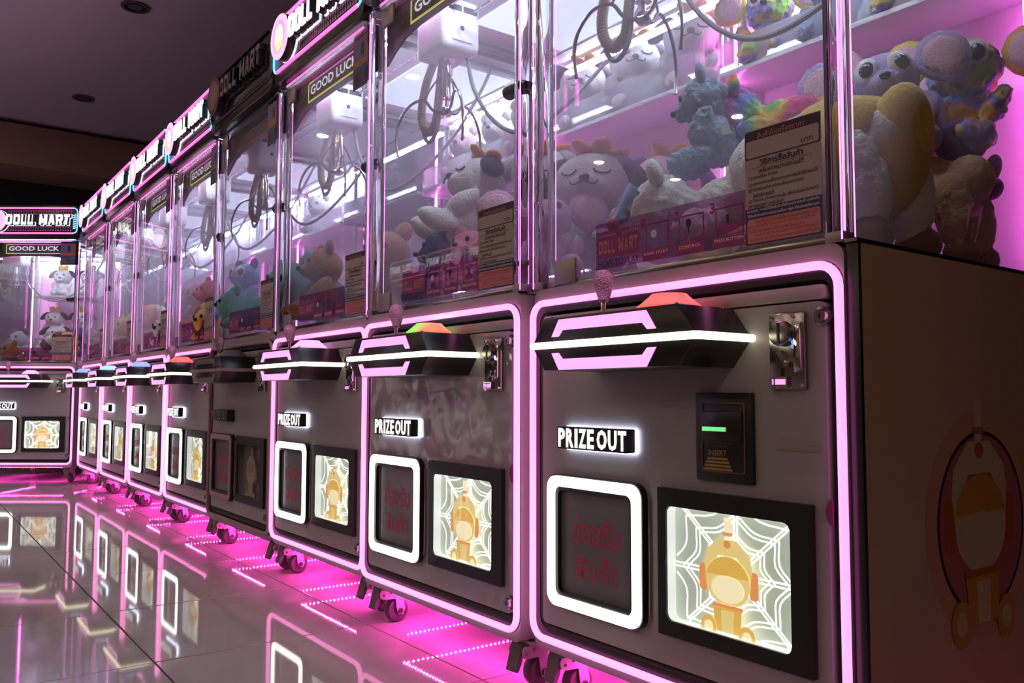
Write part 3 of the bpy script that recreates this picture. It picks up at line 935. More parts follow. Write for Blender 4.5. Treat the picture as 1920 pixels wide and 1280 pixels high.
    for i, s in enumerate(('\u0e40\u0e04\u0e23\u0e37\u0e48\u0e2d\u0e07\u0e19\u0e35\u0e49\u0e40\u0e1b\u0e47\u0e19\u0e42\u0e1b\u0e23\u0e41\u0e01\u0e23\u0e21\u0e40\u0e1b\u0e47\u0e19\u0e23\u0e30\u0e1a\u0e1a\u0e02\u0e32\u0e22\u0e2a\u0e34\u0e19\u0e04\u0e49\u0e32\u0e2d\u0e31\u0e15\u0e42\u0e19\u0e21\u0e31\u0e15\u0e34', '\u0e01\u0e23\u0e38\u0e13\u0e32\u0e2b\u0e22\u0e2d\u0e14\u0e44\u0e14\u0e49\u0e15\u0e32\u0e21\u0e23\u0e32\u0e04\u0e32\u0e2a\u0e34\u0e19\u0e04\u0e49\u0e32 \u0e17\u0e35\u0e48\u0e01\u0e33\u0e2b\u0e19\u0e14\u0e08\u0e30\u0e44\u0e14\u0e49\u0e2a\u0e34\u0e19\u0e04\u0e49\u0e32', '\u0e17\u0e31\u0e19\u0e17\u0e35 \u0e42\u0e1b\u0e23\u0e41\u0e01\u0e23\u0e21\u0e08\u0e30\u0e44\u0e14\u0e49\u0e23\u0e31\u0e1a\u0e23\u0e32\u0e07\u0e27\u0e31\u0e25\u0e41\u0e19\u0e48\u0e19\u0e2d\u0e19', '\u0e2b\u0e32\u0e01\u0e15\u0e49\u0e2d\u0e07 \u0e02\u0e2d\u0e2d\u0e20\u0e31\u0e22 \u0e2d\u0e31\u0e19\u0e40\u0e19\u0e37\u0e48\u0e2d\u0e07\u0e08\u0e32\u0e01\u0e15\u0e49\u0e2d\u0e07\u0e1b\u0e0f\u0e34\u0e1a\u0e31\u0e15\u0e34\u0e43\u0e2b\u0e49\u0e16\u0e39\u0e01\u0e15\u0e49\u0e2d\u0e07', '\u0e15\u0e32\u0e21\u0e01\u0e0e\u0e2b\u0e21\u0e32\u0e22 \u0e42\u0e14\u0e22\u0e44\u0e21\u0e48\u0e02\u0e31\u0e14\u0e15\u0e48\u0e2d\u0e01\u0e0e\u0e2b\u0e21\u0e32\u0e22\u0e41\u0e25\u0e30\u0e2b\u0e19\u0e48\u0e27\u0e22\u0e07\u0e32\u0e19\u0e17\u0e35\u0e48\u0e40\u0e01\u0e35\u0e48\u0e22\u0e27\u0e02\u0e49\u0e2d\u0e07')):
        z = .9775 - i * .0078
        ln(s, (.220, .2055, .2055, .219, .2055)[i], (.343, .338, .318, .344, .346)[i], z, z + .0068, 4)
    obj('sheet_print', pr, [m_paper, m_plum, m_navy, m_rose, m_redink, m_ink, m_lilac, m_orange, m_bluetag, m_greentag, m_whiteprint], ps, recalc=False)
    st = obj('instruction_sticker', B().box(-.190, .200, y - .0006, y, .945, 1.042), m_sticker, R)
    sp = B()
    yy2 = y - .0009
    def q(x0, x1, z0, z1, m):
        sp.face([(x0, yy2, z0), (x1, yy2, z0), (x1, yy2, z1), (x0, yy2, z1)], m)
    def fr(x0, x1, z0, z1, w, m):
        sp.ring([(x0, z0), (x1, z0), (x1, z1), (x0, z1)], [(x0 + w, z0 + w), (x1 - w, z0 + w), (x1 - w, z1 - w), (x0 + w, z1 - w)], yy2, yy2 + .0002, m)
    q(-.186, -.088, 1.016, 1.024, 0)
    for i in range(5):
        q(-.083 + i * .006, -.080 + i * .006, 1.017, 1.024, 0)
    q(-.186, -.062, .967, 1.013, 0)
    put_block(sp, 'DOLL MART', -.181, -.067, .977, 1.004, yy2 - .0003, yy2 - .0003, 1, shear=.0)
    put_text(sp, 'HOW TO PLAY', -.184, -.062, .949, .963, yy2, 2, .012)
    for i, (a, c) in enumerate(((-.052, .018), (.036, .106), (.124, .196))):
        fr(a + .008, c, .967, 1.020, .003, 0)
        q(a, c, .947, .966, 0)
        put_text(sp, str(i + 1), a - .004, a + .008, 1.012, 1.032, yy2 - .0004, 0, .04)
    put_text(sp, 'GAME START', -.050, .016, .957, .963, yy2 - .0003, 3, .01)
    put_text(sp, 'CONTROL', .044, .098, .957, .963, yy2 - .0003, 3, .01)
    put_text(sp, 'PRESS BUTTON', .130, .194, .957, .963, yy2 - .0003, 3, .01)
    sp.face([(px, yy2, pz) for px, pz in ell(-.022, .998, .008)], 3)
    sp.face([(px, yy2, pz) for px, pz in ell(.068, 1.004, .007, .009)], 2)
    q(.0665, .0695, .986, .998, 2)
    sp.face([(.045, yy2, .984), (.056, yy2, .979), (.056, yy2, .989)], 4)
    sp.face([(.091, yy2, .984), (.080, yy2, .979), (.080, yy2, .989)], 4)
    sp.face([(.068, yy2, .968), (.062, yy2, .977), (.074, yy2, .977)], 4)
    sp.face([(px, yy2, pz) for px, pz in ell(.160, .981, .020, .008)], 0)
    q(.157, .163, .986, 1.005, 2)
    obj('sticker_print', sp, [m_mag, m_rose, m_ink, m_whiteprint, m_redink], st, recalc=False)
    ip = obj('info_panel', B().box(.240, .382, y - .0008, y + .0002, 1.690, 1.875), m_lilac, R)
    pi_ = B()
    yy3 = y - .0011
    def q3(x0, x1, z0, z1, m):
        pi_.face([(x0, yy3, z0), (x1, yy3, z0), (x1, yy3, z1), (x0, yy3, z1)], m)
    q3(.240, .382, 1.690, 1.762, 0)
    q3(.240, .382, 1.764, 1.784, 1)
    q3(.252, .294, 1.698, 1.745, 2)
    q3(.322, .368, 1.702, 1.752, 2)
    q3(.250, .285, 1.795, 1.838, 4)
    q3(.296, .318, 1.795, 1.838, 5)
    q3(.332, .374, 1.790, 1.822, 1)
    q3(.332, .374, 1.828, 1.850, 6)
    for i in range(4):
        q3(.256, .290, 1.704 + i * .010, 1.7065 + i * .010, 5)
        q3(.326, .364, 1.708 + i * .010, 1.7105 + i * .010, 5)
    obj('panel_print', pi_, [m_blueprint, m_orange, m_peach, m_plum, m_lilac, m_navy, m_pinkp], ip, recalc=False)
    obj('panel_handle_slot', B().prism(rrect(.250, .372, 1.858, 1.874, .006), y - .002, y - .0009), m_black, R)
    # ---- marquee
    mq = obj('marquee', B().prism(rrect(-.390, .390, 1.885, 2.150, .030), -.026, .05, bev=.004), m_blacks, R)
    tpath = [(x, -.030, z) for x, z in rrect(-.385, .385, 1.932, 2.130, .030, 5)]
    k = 6
    tb = B().tube([tpath[i] for i in range(k, k * 2)][k - 1:] + [tpath[k * 2]] , .006, 8)
    tb.tube([tpath[k * 4 - 1], tpath[0]], .0062, 8)
    obj('pink_tube', tb, m_mtube, mq)
    cy_ = B().tube(tpath[0:k * 2], .0045, 6).tube(tpath[k * 2:k * 4], .0045, 6)
    obj('cyan_tube', cy_, m_cyan, mq)
    la = B()
    n = 26
    for i in range(n):
        x = -.16 + i * (.505 / n)
        for z0, z1, up in ((1.950, 1.968, 1), (1.968, 1.986, 0), (2.078, 2.096, 1), (2.096, 2.112, 0)):
            w = .505 / n
            if up:
                la.face([(x, -.0275, z0), (x + w * .85, -.0275, z0), (x + w * .42, -.0275, z1)])
            else:
                la.face([(x + w * .42, -.0275, z0), (x + w * .85, -.0275, z1), (x, -.0275, z1)])
    obj('sign_lattice', la, m_lattice, mq, recalc=False, kind='stuff')
    bars = B()
    for i in range(7):
        z = 1.965 + i * .017
        bars.prism([(.352, z), (.374, z + .006), (.374, z + .015), (.352, z + .009)], -.029, -.0255)
    obj('cyan_bars', bars, m_cyan, mq)
    lh = B()
    put_block(lh, 'DOLL MART', -.152, .338, 1.995, 2.073, -.0338, -.0272, 0, grow=.006, shear=.06)
    obj('letter_backs', lh, m_back, mq, kind='stuff')
    for k in range(9):
        if 'DOLL MART'[k] == ' ':
            continue
        lf = B()
        put_block(lf, 'DOLL MART', -.152, .338, 1.995, 2.073, -.066, -.060, 0, shear=.06, only=k)
        put_block(lf, 'DOLL MART', -.152, .338, 1.995, 2.073, -.0597, -.034, 1, grow=.002, shear=.06, only=k)
        obj('letter', lf, [m_letter, m_black], mq)
    bx, bz = -.232, 2.024
    bd = obj('badge', B().lathe([(.0865, -.034), (.0865, -.066)], (bx, 0, bz), 36, 'y'), m_black, mq)
    fc = B()
    fc.lathe([(.0860, -.0662), (.0840, -.070)], (bx, 0, bz), 36, 'y', 0)
    fc.face([(px, -.0703, pz) for px, pz in ell(bx, bz, .064)], 1)
    fc.face([(px, -.0706, pz) for px, pz in ell(bx, bz - .002, .040, .048)], 2)
    fc.face([(px, -.0709, pz) for px, pz in ell(bx - .006, bz - .036, .022, .018)], 3)
    fc.face([(px, -.0712, pz) for px, pz in ell(bx + .022, bz - .028, .013, .016)], 3)
    fc.face([(px, -.0712, pz) for px, pz in rrect(bx - .02, bx + .02, bz + .004, bz + .012, .003)], 3)
    fc.face([(px, -.0712, pz) for px, pz in rrect(bx - .01, bx + .01, bz + .026, bz + .034, .003)], 3)
    obj('badge_face', fc, [m_badge, m_badge2, m_badge3, m_badge4], mq, recalc=False)
    obj('badge_back', B().lathe([(.090, -.0272), (.090, -.0335)], (bx, 0, bz), 36, 'y'), m_back, mq)


GRP = 'claw machines in the long row'
NAMES = ['grey claw machine at the near end of the row, with cream side and bill reader', 'claw machine with rippled film on its door, second from the near end',
         'claw machine with the pink lit button and brown bear behind the glass', 'switched-off claw machine with dark frame and unlit sign in the row',
         'lit claw machine with red button just beyond the switched-off one', 'lit claw machine with blue button, two beyond the switched-off one',
         'lit claw machine with orange plush toys, third beyond the switched-off one', 'last lit claw machine of the row, beside the corner']
XO = [.0087, .0035, -.0253, -.0112, .0028, .0123, .0015, -.0035]
YO = [.0067, -.0159, .0106, .006, .0135, .0037, -.0041, -.0144]
BTN = ['red', 'green', 'pink', None, 'red', 'blue', 'cyan', 'blue']
machines = []
proto = thing('claw_machine', NAMES[1], 'claw machine', (-.8 + XO[1], YO[1], 0), group=GRP)
build_machine(proto)
for n in range(8):
    if n == 1:
        machines.append(proto)
        continue
    c = copy_tree(proto)
    c.location = (-.8 * n + XO[n], YO[n], 0)
    c['label'] = NAMES[n]
    machines.append(c)
end = copy_tree(proto)
end.location = (-6.332, -.36, 0)
end.rotation_euler = (0, 0, math.radians(53.55))
end['label'] = 'claw machine turned across the corner, holding white dogs with yellow crowns'
end['group'] = 'claw machines round the corner'
machines.append(end)
BTN.append('pink')
for i, (m, k) in enumerate(zip(machines, BTN)):
    if k:
        remat(m, {m_btn['red']: m_btn[k]})
    if i:
        for c in m.children:
            if c.name.startswith('caster'):
                c.rotation_euler = (0, 0, c.rotation_euler.z + math.radians(random.uniform(-3, 3)))
remat(machines[3], {**OFF, m_btn['red']: m_off_panel})
for c in machines[1].children:
    if c.name.startswith('door_panel'):
        c.material_slots[0].link = 'OBJECT'
        c.material_slots[0].material = m_film
for i, x in enumerate((-5.1, -5.9, -6.7)):
    c = copy_tree(proto)
    c.location = (x, -3.25, 0)
    c.rotation_euler = (0, 0, PI)
    c['label'] = 'claw machine of the facing row across the aisle, mirrored in the glass'
    c['group'] = 'claw machines of the facing row'
    machines.append(c)

# --- extras of the nearest machine
M1 = machines[0]
br = obj('bill_reader', B().box(.097, .221, -.008, .004, .528, .685, bev=.003), m_black, M1)
bi = obj('reader_bezel', B().ring(rrect(.112, .208, .545, .668, .006), rrect(.1145, .2055, .5475, .6655, .005), -.0095, -.0078), m_goldd, br)
obj('bill_mouth', B().box(.116, .203, -.0125, -.008, .600, .652, bev=.002), m_blacks, br)
obj('green_light', B().box(.118, .170, -.0145, -.0118, .617, .6245, bev=.0008), m_green, br)
bp = B()
put_text(bp, 'INSERT BILL ANY DIRECTION', .114, .182, .5955, .5990, -.0083, 1, .005)
put_text(bp, 'DO NOT FOLD BILL', .124, .172, .5900, .5935, -.0083, 1, .005)
put_text(bp, 'INSERT', .126, .168, .574, .584, -.0083, 0, .01, shear=.15)
for k in range(4):
    z = .571 - k * .0062
    w0, w1 = .021 + k * .0035, .0235 + k * .0035
    bp.face([(.147 - w1, -.0083, z - .004), (.147 + w1, -.0083, z - .004), (.147 + w0, -.0083, z), (.147 - w0, -.0083, z)], 0)
obj('reader_print', bp, [m_gold, m_goldd], br, recalc=False)
tapeb = B().box(.265, .345, .0004, .0015, .590, .606)
obj('faded_tape', tapeb, mat('old_tape', (.36, .31, .29), .5), M1)
# cladding on the open end of the row with the round emblem
sp_ = obj('side_cladding', B().box(.392, .4145, .016, .86, .118, .918, bev=.003), m_side, M1)
obj('side_edge_dark_strip', B().box(.3935, .4145, .007, .0155, .118, .918, bev=.002), m_blacks, M1)  # added black strip that keeps the cladding edge dark beside the neon
em = B()
sx = .4149
def E(pts, k, m):
    em.face([(sx + .0002 * k, p[0], p[1]) for p in pts], m)
ec, ez = .383, .457
E(ell(ec, ez, .2, n=48), 0, 0)
E(ell(ec, ez, .161, n=48), 1, 6)
E(ell(ec, ez, .154, n=48), 2, 1)
class _Y:      # adapter: the emblem routine writes (x, y, z); here it goes onto a plane of constant x
    def __init__(s):
        s.k = 3
    def face(s, pts, m):
        em.face([(sx + .0002 * s.k, ec + (p[0] - ec), p[2]) for p in pts], m)
        s.k += 1
emblem(_Y(), ec - .01, ez + .012, .205, (0, 0), (2, 3, 4, 5))
obj('round_emblem', em, [m_peach, m_pinkp, m_cream, m_amber, m_rust, m_cream, m_black], sp_, recalc=False)
obj('side_clad_post_led', B().box(.4136, .4150, -.0005, .0012, .924, 1.87), m_led, M1)
obj('side_upper_rail', B().box(.392, .4145, .004, .86, .9185, .924), m_steel, M1)

# --- prize rack in the corner machine
rk = obj('prize_rack', B().box(-.205, -.180, .44, .47, .924, 1.86).box(-.205, -.180, .79, .82, .924, 1.86), m_white, end)
for z in (1.145, 1.50):
    obj('rack_shelf', B().box(-.2, .36, .44, .82, z - .018, z, bev=.003), m_white, rk)
for c in list(end.children):
    if c.name.startswith('rear_shelf'):
        for d in list(c.children):
            bpy.data.objects.remove(d)
        bpy.data.objects.remove(c)

# ------------------------------------------------------------------ plush toys
FUR = {}
def fur(name, col, sheen=.35):
    FUR[name] = mat('plush_' + name, col, .95, bump=(45, .5, 5, .01), sheen=sheen, vary=.14, spec=.2)
for nm, c in dict(white=(.80, .78, .76), cream=(.72, .64, .52), blue=(.36, .50, .66), pink=(.72, .34, .55), rose=(.65, .20, .26), brown=(.26, .13, .06), tan=(.55, .33, .18), teal=(.18, .48, .44), yellow=(.78, .52, .08),
                  orange=(.78, .33, .06), navy=(.06, .07, .18), lilac=(.48, .42, .72), black=(.012, .012, .014), grey=(.40, .40, .42), dkgrey=(.09, .08, .10), red=(.55, .06, .07), purple=(.22, .10, .32), skyblue=(.25, .42, .80), palepink=(.80, .52, .60), gold=(.85, .55, .04)).items():
    fur(nm, c, .35 if max(c) > .2 else .04)
FUR['rainbow'] = rainbow('plush_rainbow', [(.75, .05, .25), (.85, .30, .03), (.80, .60, .05), (.10, .50, .12), (.10, .20, .60), (.35, .12, .55), (.80, .12, .40)], 1.6, 3.0)
FUR['pastel'] = rainbow('plush_pastel', [(.70, .55, .08), (.85, .40, .06), (.45, .30, .75), (.20, .35, .75), (.75, .62, .12), (.35, .65, .15)], 1.9, 8.0)
FUR['stripe'] = mat('plush_stripe', (.3, .2, .2), .95, sheen=.3)
_nt = FUR['stripe'].node_tree
_tc = _nt.nodes.new('ShaderNodeTexCoord')
_wv = _nt.nodes.new('ShaderNodeTexWave')
_wv.bands_direction = 'Z'
_wv.inputs['Scale'].default_value = .62
_nt.links.new(_tc.outputs['Object'], _wv.inputs['Vector'])
_rp = _nt.nodes.new('ShaderNodeValToRGB')
_rp.color_ramp.interpolation = 'CONSTANT'
_rp.color_ramp.elements[0].color = (.09, .03, .03, 1)
_rp.color_ramp.elements[1].color = (.66, .58, .54, 1)
_rp.color_ramp.elements[1].position = .5
_nt.links.new(_wv.outputs['Fac'], _rp.inputs[0])
_nt.links.new(_rp.outputs[0], _nt.nodes['Principled BSDF'].inputs['Base Color'])
m_eye = mat('toy_eye', (.01, .01, .012), .1)
m_eyew = mat('toy_eye_white', (.8, .8, .82), .3)
m_thread = mat('embroidery_thread', (.04, .03, .05), .7)
m_cardtag = mat('orange_hang_tag', (.55, .20, .10), .5)
m_whitetag = mat('white_hang_tag', (.75, .72, .66), .5)


def soft(parts, voxel=.03, furry=0.0):
    """ellipsoids (centre, radii, rotation) fused into one continuous stuffed body"""
    b = B()
    for p in parts:
        c, r = p[0], p[1]
        b.ball(c, r, tuple(math.radians(a) for a in p[2]) if len(p) > 2 else (0, 0, 0), 3)
    me = b.mesh('stuffed', [])
    o = bpy.data.objects.new('stuffed', me)
    COL.objects.link(o)
    r = o.modifiers.new('r', 'REMESH')
    r.mode = 'VOXEL'
    r.voxel_size = voxel
    sm = o.modifiers.new('s', 'SMOOTH')
    sm.iterations = 5
    sm.factor = .6
    dg = bpy.context.evaluated_depsgraph_get()
    out = bpy.data.meshes.new_from_object(o.evaluated_get(dg))
    bpy.data.objects.remove(o)
    for v in out.vertices:
        n = Vector(v.normal)
        d = .012 * noise.noise(v.co * 5)
        if furry:
            d += furry * (.6 * noise.noise(v.co * 9) + .7 * noise.noise(v.co * 22))
        v.co += n * d
    for p in out.polygons:
        p.use_smooth = True
    return out


SIT = [((0, 0, .27), (.25, .21, .28)), ((0, -.02, .70), (.27, .25, .245)), ((.27, -.12, .38), (.085, .11, .20), (-35, 18, 0)), ((-.27, -.12, .38), (.085, .11, .20), (-35, -18, 0)),
       ((.19, -.30, .12), (.115, .23, .115), (0, 0, -14)), ((-.19, -.30, .12), (.115, .23, .115), (0, 0, 14))]
SPRAWL = [((0, 0, .20), (.24, .40, .21)), ((0, -.50, .30), (.27, .25, .24)), ((.28, -.30, .10), (.085, .22, .09), (0, 0, 35)), ((-.28, -.30, .10), (.085, .22, .09), (0, 0, -35)),
          ((.26, .38, .11), (.11, .24, .11), (0, 0, -30)), ((-.26, .38, .11), (.11, .24, .11), (0, 0, 30)), ((0, .46, .25), (.07, .09, .07))]
body_bear = soft(SIT + [((0, -.24, .64), (.12, .10, .09))])
body_furry = soft(SIT + [((0, -.24, .64), (.12, .10, .09))], .018, .034)
body_dog = soft([((0, 0, .27), (.24, .20, .27)), ((0, -.02, .72), (.32, .27, .26)), ((0, -.18, .64), (.2, .14, .13)), ((.26, -.12, .38), (.08, .10, .19), (-35, 18, 0)), ((-.26, -.12, .38), (.08, .10, .19), (-35, -18, 0)),
                 ((.18, -.28, .12), (.11, .21, .11), (0, 0, -14)), ((-.18, -.28, .12), (.11, .21, .11), (0, 0, 14))])
body_sprawl = soft(SPRAWL + [((0, -.72, .25), (.12, .09, .09))], .018, .028)
body_slug = soft([((0, 0, .26), (.30, .46, .26)), ((0, -.3, .34), (.27, .26, .24)), ((.24, -.34, .09), (.09, .15, .08)), ((-.24, -.34, .09), (.09, .15, .08)), ((.22, .34, .09), (.10, .15, .09)), ((-.22, .34, .09), (.10, .15, .09))], .03)
body_drape = soft([((0, 0, .30), (.30, .42, .25)), ((0, -.34, .30), (.24, .22, .20)), ((.20, .40, .10), (.125, .13, .30), (14, 6, 0)), ((-.20, .40, .10), (.125, .13, .30), (14, -6, 0)), ((0, .40, .36), (.20, .16, .17)), ((.30, .1, .12), (.10, .13, .22), (0, -14, 0))], .018, .016)
body_roll = soft([((0, 0, .25), (.2, .2, .25)), ((0, 0, .6), (.22, .22, .3)), ((0, 0, .9), (.15, .15, .2))], .03, .006)


def base_mesh(name, b, mats, angle=60):
    return b.mesh(name, mats, angle)


ear_round = base_mesh('ear', B().ball((0, 0, 0), (.105, .055, .105), sub=2), [FUR['white']])
ear_flop = base_mesh('ear', B().ball((0, 0, -.13), (.085, .13, .20), sub=2), [FUR['white']])
_e = B().ball((0, 0, .24), (.11, .045, .27), sub=2, mi=0).ball((0, -.028, .24), (.075, .03, .21), sub=2, mi=1)
ear_long = base_mesh('ear', _e, [FUR['white'], FUR['palepink']])
_e = B().ball((0, 0, .1), (.22, .05, .2), sub=2, mi=0).ball((0, -.03, .1), (.165, .035, .15), sub=2, mi=1)
ear_big = base_mesh('ear', _e, [FUR['white'], FUR['palepink']])
nose_me = base_mesh('nose', B().ball((0, 0, 0), (.045, .03, .034), sub=2), [m_eye])
eye_me = base_mesh('eye', B().ball((0, 0, 0), (.030, .018, .036), sub=2), [m_eye])
_e = B().ball((0, 0, 0), (.095, .03, .105), sub=2, mi=0).ball((.01, -.02, -.005), (.06, .022, .07), sub=2, mi=1).ball((-.012, -.039, .03), (.016, .008, .018), sub=1, mi=0)
eye_big = base_mesh('eye', _e, [m_eyew, m_eye])
sleepy_me = base_mesh('sleeping_eye', B().tube([(.07 * math.cos(a), -.01, -.03 * math.sin(a)) for a in [PI * i / 8 for i in range(9)]], .008, 6), [m_thread])
mouth_me = base_mesh('mouth', B().tube([(.11 * math.cos(a), -.02 - .02 * math.sin(a), -.035 * abs(math.sin(2 * a))) for a in [PI * i / 14 for i in range(15)]], .007, 6), [m_thread])
_p = B()
for k in range(5):
    a = 2 * PI * k / 5
    _p.ball((.13 * math.cos(a), .13 * math.sin(a), .02), (.10, .075, .035), (0, -.3, a), 2, 0)
_p.ball((0, 0, .04), (.06, .06, .04), sub=2, mi=1)
flower_me = base_mesh('flower_hat', _p, [FUR['orange'], FUR['gold']])
_c = B()
_pts = []
for k in range(12):
    a = 2 * PI * k / 12
    _pts.append((a, .17 if k % 2 else .09))
va = [_c.bm.verts.new((.15 * math.cos(a), .15 * math.sin(a), -.06)) for a, h in _pts]
vb = [_c.bm.verts.new((.175 * math.cos(a), .175 * math.sin(a), h)) for a, h in _pts]
vc = [_c.bm.verts.new((.155 * math.cos(a), .155 * math.sin(a), h)) for a, h in _pts]
vd = [_c.bm.verts.new((.13 * math.cos(a), .13 * math.sin(a), -.06)) for a, h in _pts]
for k in range(12):
    j = (k + 1) % 12
    for L0, L1 in ((va, vb), (vb, vc), (vc, vd), (vd, va)):
        _c.bm.faces.new((L0[k], L0[j], L1[j], L1[k]))
crown_me = base_mesh('crown', _c, [FUR['gold']], 30)
cap_me = base_mesh('pointed_cap', B().lathe([(.22, 0), (.19, .08), (.12, .2), (.05, .32), (.02, .36)], n=18), [FUR['skyblue']])
pom_me = base_mesh('pompom', B().ball((0, 0, 0), .06, sub=2), [FUR['red']])
_s = B().lathe([(.255, .10), (.275, .2), (.275, .33), (.24, .45), (.21, .5)], n=24).ball((.27, -.11, .42), (.12, .13, .14), sub=2).ball((-.27, -.11, .42), (.12, .13, .14), sub=2)
shirt_me = base_mesh('shirt', _s, [FUR['yellow']])
_s = B().lathe([(.275, -.04), (.315, .02), (.332, .10), (.325, .22), (.30, .34), (.24, .42)], (0, 0, 0), 28, 'y')
_s.ball((.30, .22, -.06), (.11, .19, .28), (.0, -.25, 0), 2).ball((-.30, .22, -.06), (.11, .19, .28), (.0, .25, 0), 2).ball((-.04, .43, .02), (.22, .15, .34), (-.1, 0, 0), 3)
for v in _s.bm.verts:
    v.co.z += .28
shirt_drape = base_mesh('shirt', _s, [FUR['yellow']])
tag_me = base_mesh('hang_tag', B().prism(rrect(-.11, .11, -.36, 0, .03), -.004, .004), [m_cardtag])
paw_me = base_mesh('paw', B().ball((0, 0, 0), (.125, .13, .125), sub=2), [FUR['brown']])


def toy(kind, label, loc, size, rot=(0, 0, 0), col='white', ears=None, earcol=None, extra=(), inner=None, group='plush toys in the claw machines', face=True):
    """one stuffed animal: Empty > body, ears, eyes, nose, extras; size is the height in metres, rot in degrees"""
    t = thing({'bear': 'plush_bear', 'furry': 'plush_bear', 'dog': 'plush_dog', 'sprawl': 'plush_animal', 'slug': 'plush_animal', 'roll': 'plush_tail', 'drape': 'plush_animal', 'bunny': 'plush_rabbit'}[kind], label, 'plush toy', loc,
              tuple(math.radians(a) for a in rot), group)
    t.scale = (size, size, size)
    me = {'bear': body_bear, 'furry': body_furry, 'dog': body_dog, 'sprawl': body_sprawl, 'slug': body_slug, 'roll': body_roll, 'drape': body_drape, 'bunny': body_bear}[kind]

    def put(name, mesh, mats, p=(0, 0, 0), r=(0, 0, 0), s=1.0):
        o = bpy.data.objects.new(name, mesh)
        COL.objects.link(o)
        o.parent = t
        o.location = p
        o.rotation_euler = tuple(math.radians(a) for a in r)
        o.scale = (s, s, s)
        if len(mesh.materials) == 0:
            mesh.materials.append(FUR['white'])
        for i, m in enumerate(mats):
            if m is not None:
                o.material_slots[i].link = 'OBJECT'
                o.material_slots[i].material = m
        return o
    put('body', me, [FUR[col]])
    if kind == 'drape':
        face, ears = False, 'none'
    if kind == 'roll':
        return t
    hz = {'sprawl': .30, 'slug': .36}.get(kind, .71)
    hy = {'sprawl': -.50, 'slug': -.30}.get(kind, -.02)
    fy = hy - (.245 if kind != 'dog' else .26)
    ec = FUR[earcol or col]
    ic = FUR[inner] if inner else FUR['palepink']
    e = ears or ('round' if kind != 'dog' else 'flop')
    for sx in (-1, 1):
        if e == 'round':
            put('ear', ear_round, [ec], (sx * .20, hy + .02, hz + .22), (0, sx * 25, 0))
        elif e == 'flop':
            put('ear', ear_flop, [ec], (sx * .23, hy + .01, hz + .19), (0, sx * -48, 0))
        elif e == 'long':
            put('ear', ear_long, [ec, ic], (sx * .12, hy + .05, hz + .18), (-12, sx * 22, 0))
        elif e == 'big':
            put('ear', ear_big, [ec, ic], (sx * .36, hy + .04, hz + .06), (0, sx * 62, 0))
    if face:
        if 'bigeye' in extra:
            for sx in (-1, 1):
                put('eye', eye_big, [None, None], (sx * .12, fy + .035, hz + .06), (-8, 0, sx * 22))
        elif 'sleepy' in extra:
            for sx in (-1, 1):
                put('sleeping_eye', sleepy_me, [None], (sx * .13, fy + .02, hz + .03), (0, 0, sx * 24))
            put('mouth', mouth_me, [None], (0, fy - .03, hz - .08))
        else:
            for sx in (-1, 1):
                put('eye', eye_me, [None], (sx * .11, fy + .02, hz + .05), (0, 0, sx * 20))
        ny = {'dog': -.325, 'sprawl': -.815, 'slug': -.565}.get(kind, -.345)
        put('nose', nose_me, [None], (0, ny, hz - .05 if kind != 'slug' else hz))
    if 'flower' in extra:
        put('flower_hat', flower_me, [None, None], (.06, hy, hz + .255), (0, 8, 0), 1.15)
    if 'crown' in extra:
        put('crown', crown_me, [None], (0, hy, hz + .27))
    if 'cap' in extra:
        put('pointed_cap', cap_me, [None], (.04, hy - .10, hz + .12), (112, 0, 0), .68)
        put('pompom', pom_me, [None], (.04, hy - .34, hz + .02), s=.8)
    if 'shirt' in extra:
        if kind == 'drape':
            put('shirt', shirt_drape, [None])
        else:
            put('shirt', shirt_me, [None])
    if 'tag' in extra:
        put('hang_tag', tag_me, [None], (.2, -.44, .30) if kind != 'drape' else (.22, .545, .16), (0, 12, 10) if kind != 'drape' else (-8, 6, 0))
    if 'whitetag' in extra:
        put('hang_tag', tag_me, [m_whitetag], (.27, .1, .36), (0, 0, 80), .35)
    if 'paws' in extra:
        for sx in (-1, 1):
            put('paw', paw_me, [None], (sx * .235, -.46, .12) if kind != 'drape' else (sx * .215, .475, -.17), s=.9)
    return t


#TOYS
def at(kind, label, c, size, rot=(0, 0, 0), **k):
    """places a toy by the middle of its body"""
    M = Euler(tuple(math.radians(a) for a in rot)).to_matrix()
    mid = .27 if kind in ('sprawl', 'slug', 'drape') else .45
    return toy(kind, label, Vector(c) - M @ Vector((0, 0, mid * size)), size, rot, **k)


# nearest machine
at('furry', 'light blue furry plush bear seen from its back in the nearest cabinet', (-.10, .30, 1.295), .225, (12, 0, -50), col='blue', extra=('whitetag',))
at('sprawl', 'rainbow furry plush lying behind the light blue bear', (.02, .45, 1.32), .27, (4, 0, -55), col='rainbow', ears='round')
at('sprawl', 'white plush bear with blue pointed cap under the light blue bear', (-.02, .29, 1.12), .33, (16, 0, -50), extra=('cap',), col='white')
at('drape', 'white plush animal in a yellow shirt with brown paws hanging by the side pane', (.185, .28, 1.135), .36, (-6, 0, -92), extra=('shirt', 'paws'), col='white')
at('bunny', 'lilac plush with big pink-lined ears and a wide eye behind the side pane', (.20, .52, 1.28), .27, (0, -8, 30), col='lilac', ears='big', extra=('bigeye',))
at('furry', 'pastel rainbow plush with pink-lined ears at the back of the nearest cabinet', (.27, .69, 1.32), .28, (0, 6, 14), col='pastel', ears='big', extra=('bigeye',))
at('bunny', 'purple plush with long pink-lined ears leaning on the back panel', (.29, .64, 1.17), .20, (0, 0, 40), col='purple', earcol='lilac', ears='long')
at('furry', 'pastel rainbow plush with wide eyes on the rear shelf of the nearest cabinet', (-.255, .735, 1.683), .24, (0, 0, 26), col='pastel', ears='big', extra=('bigeye',))
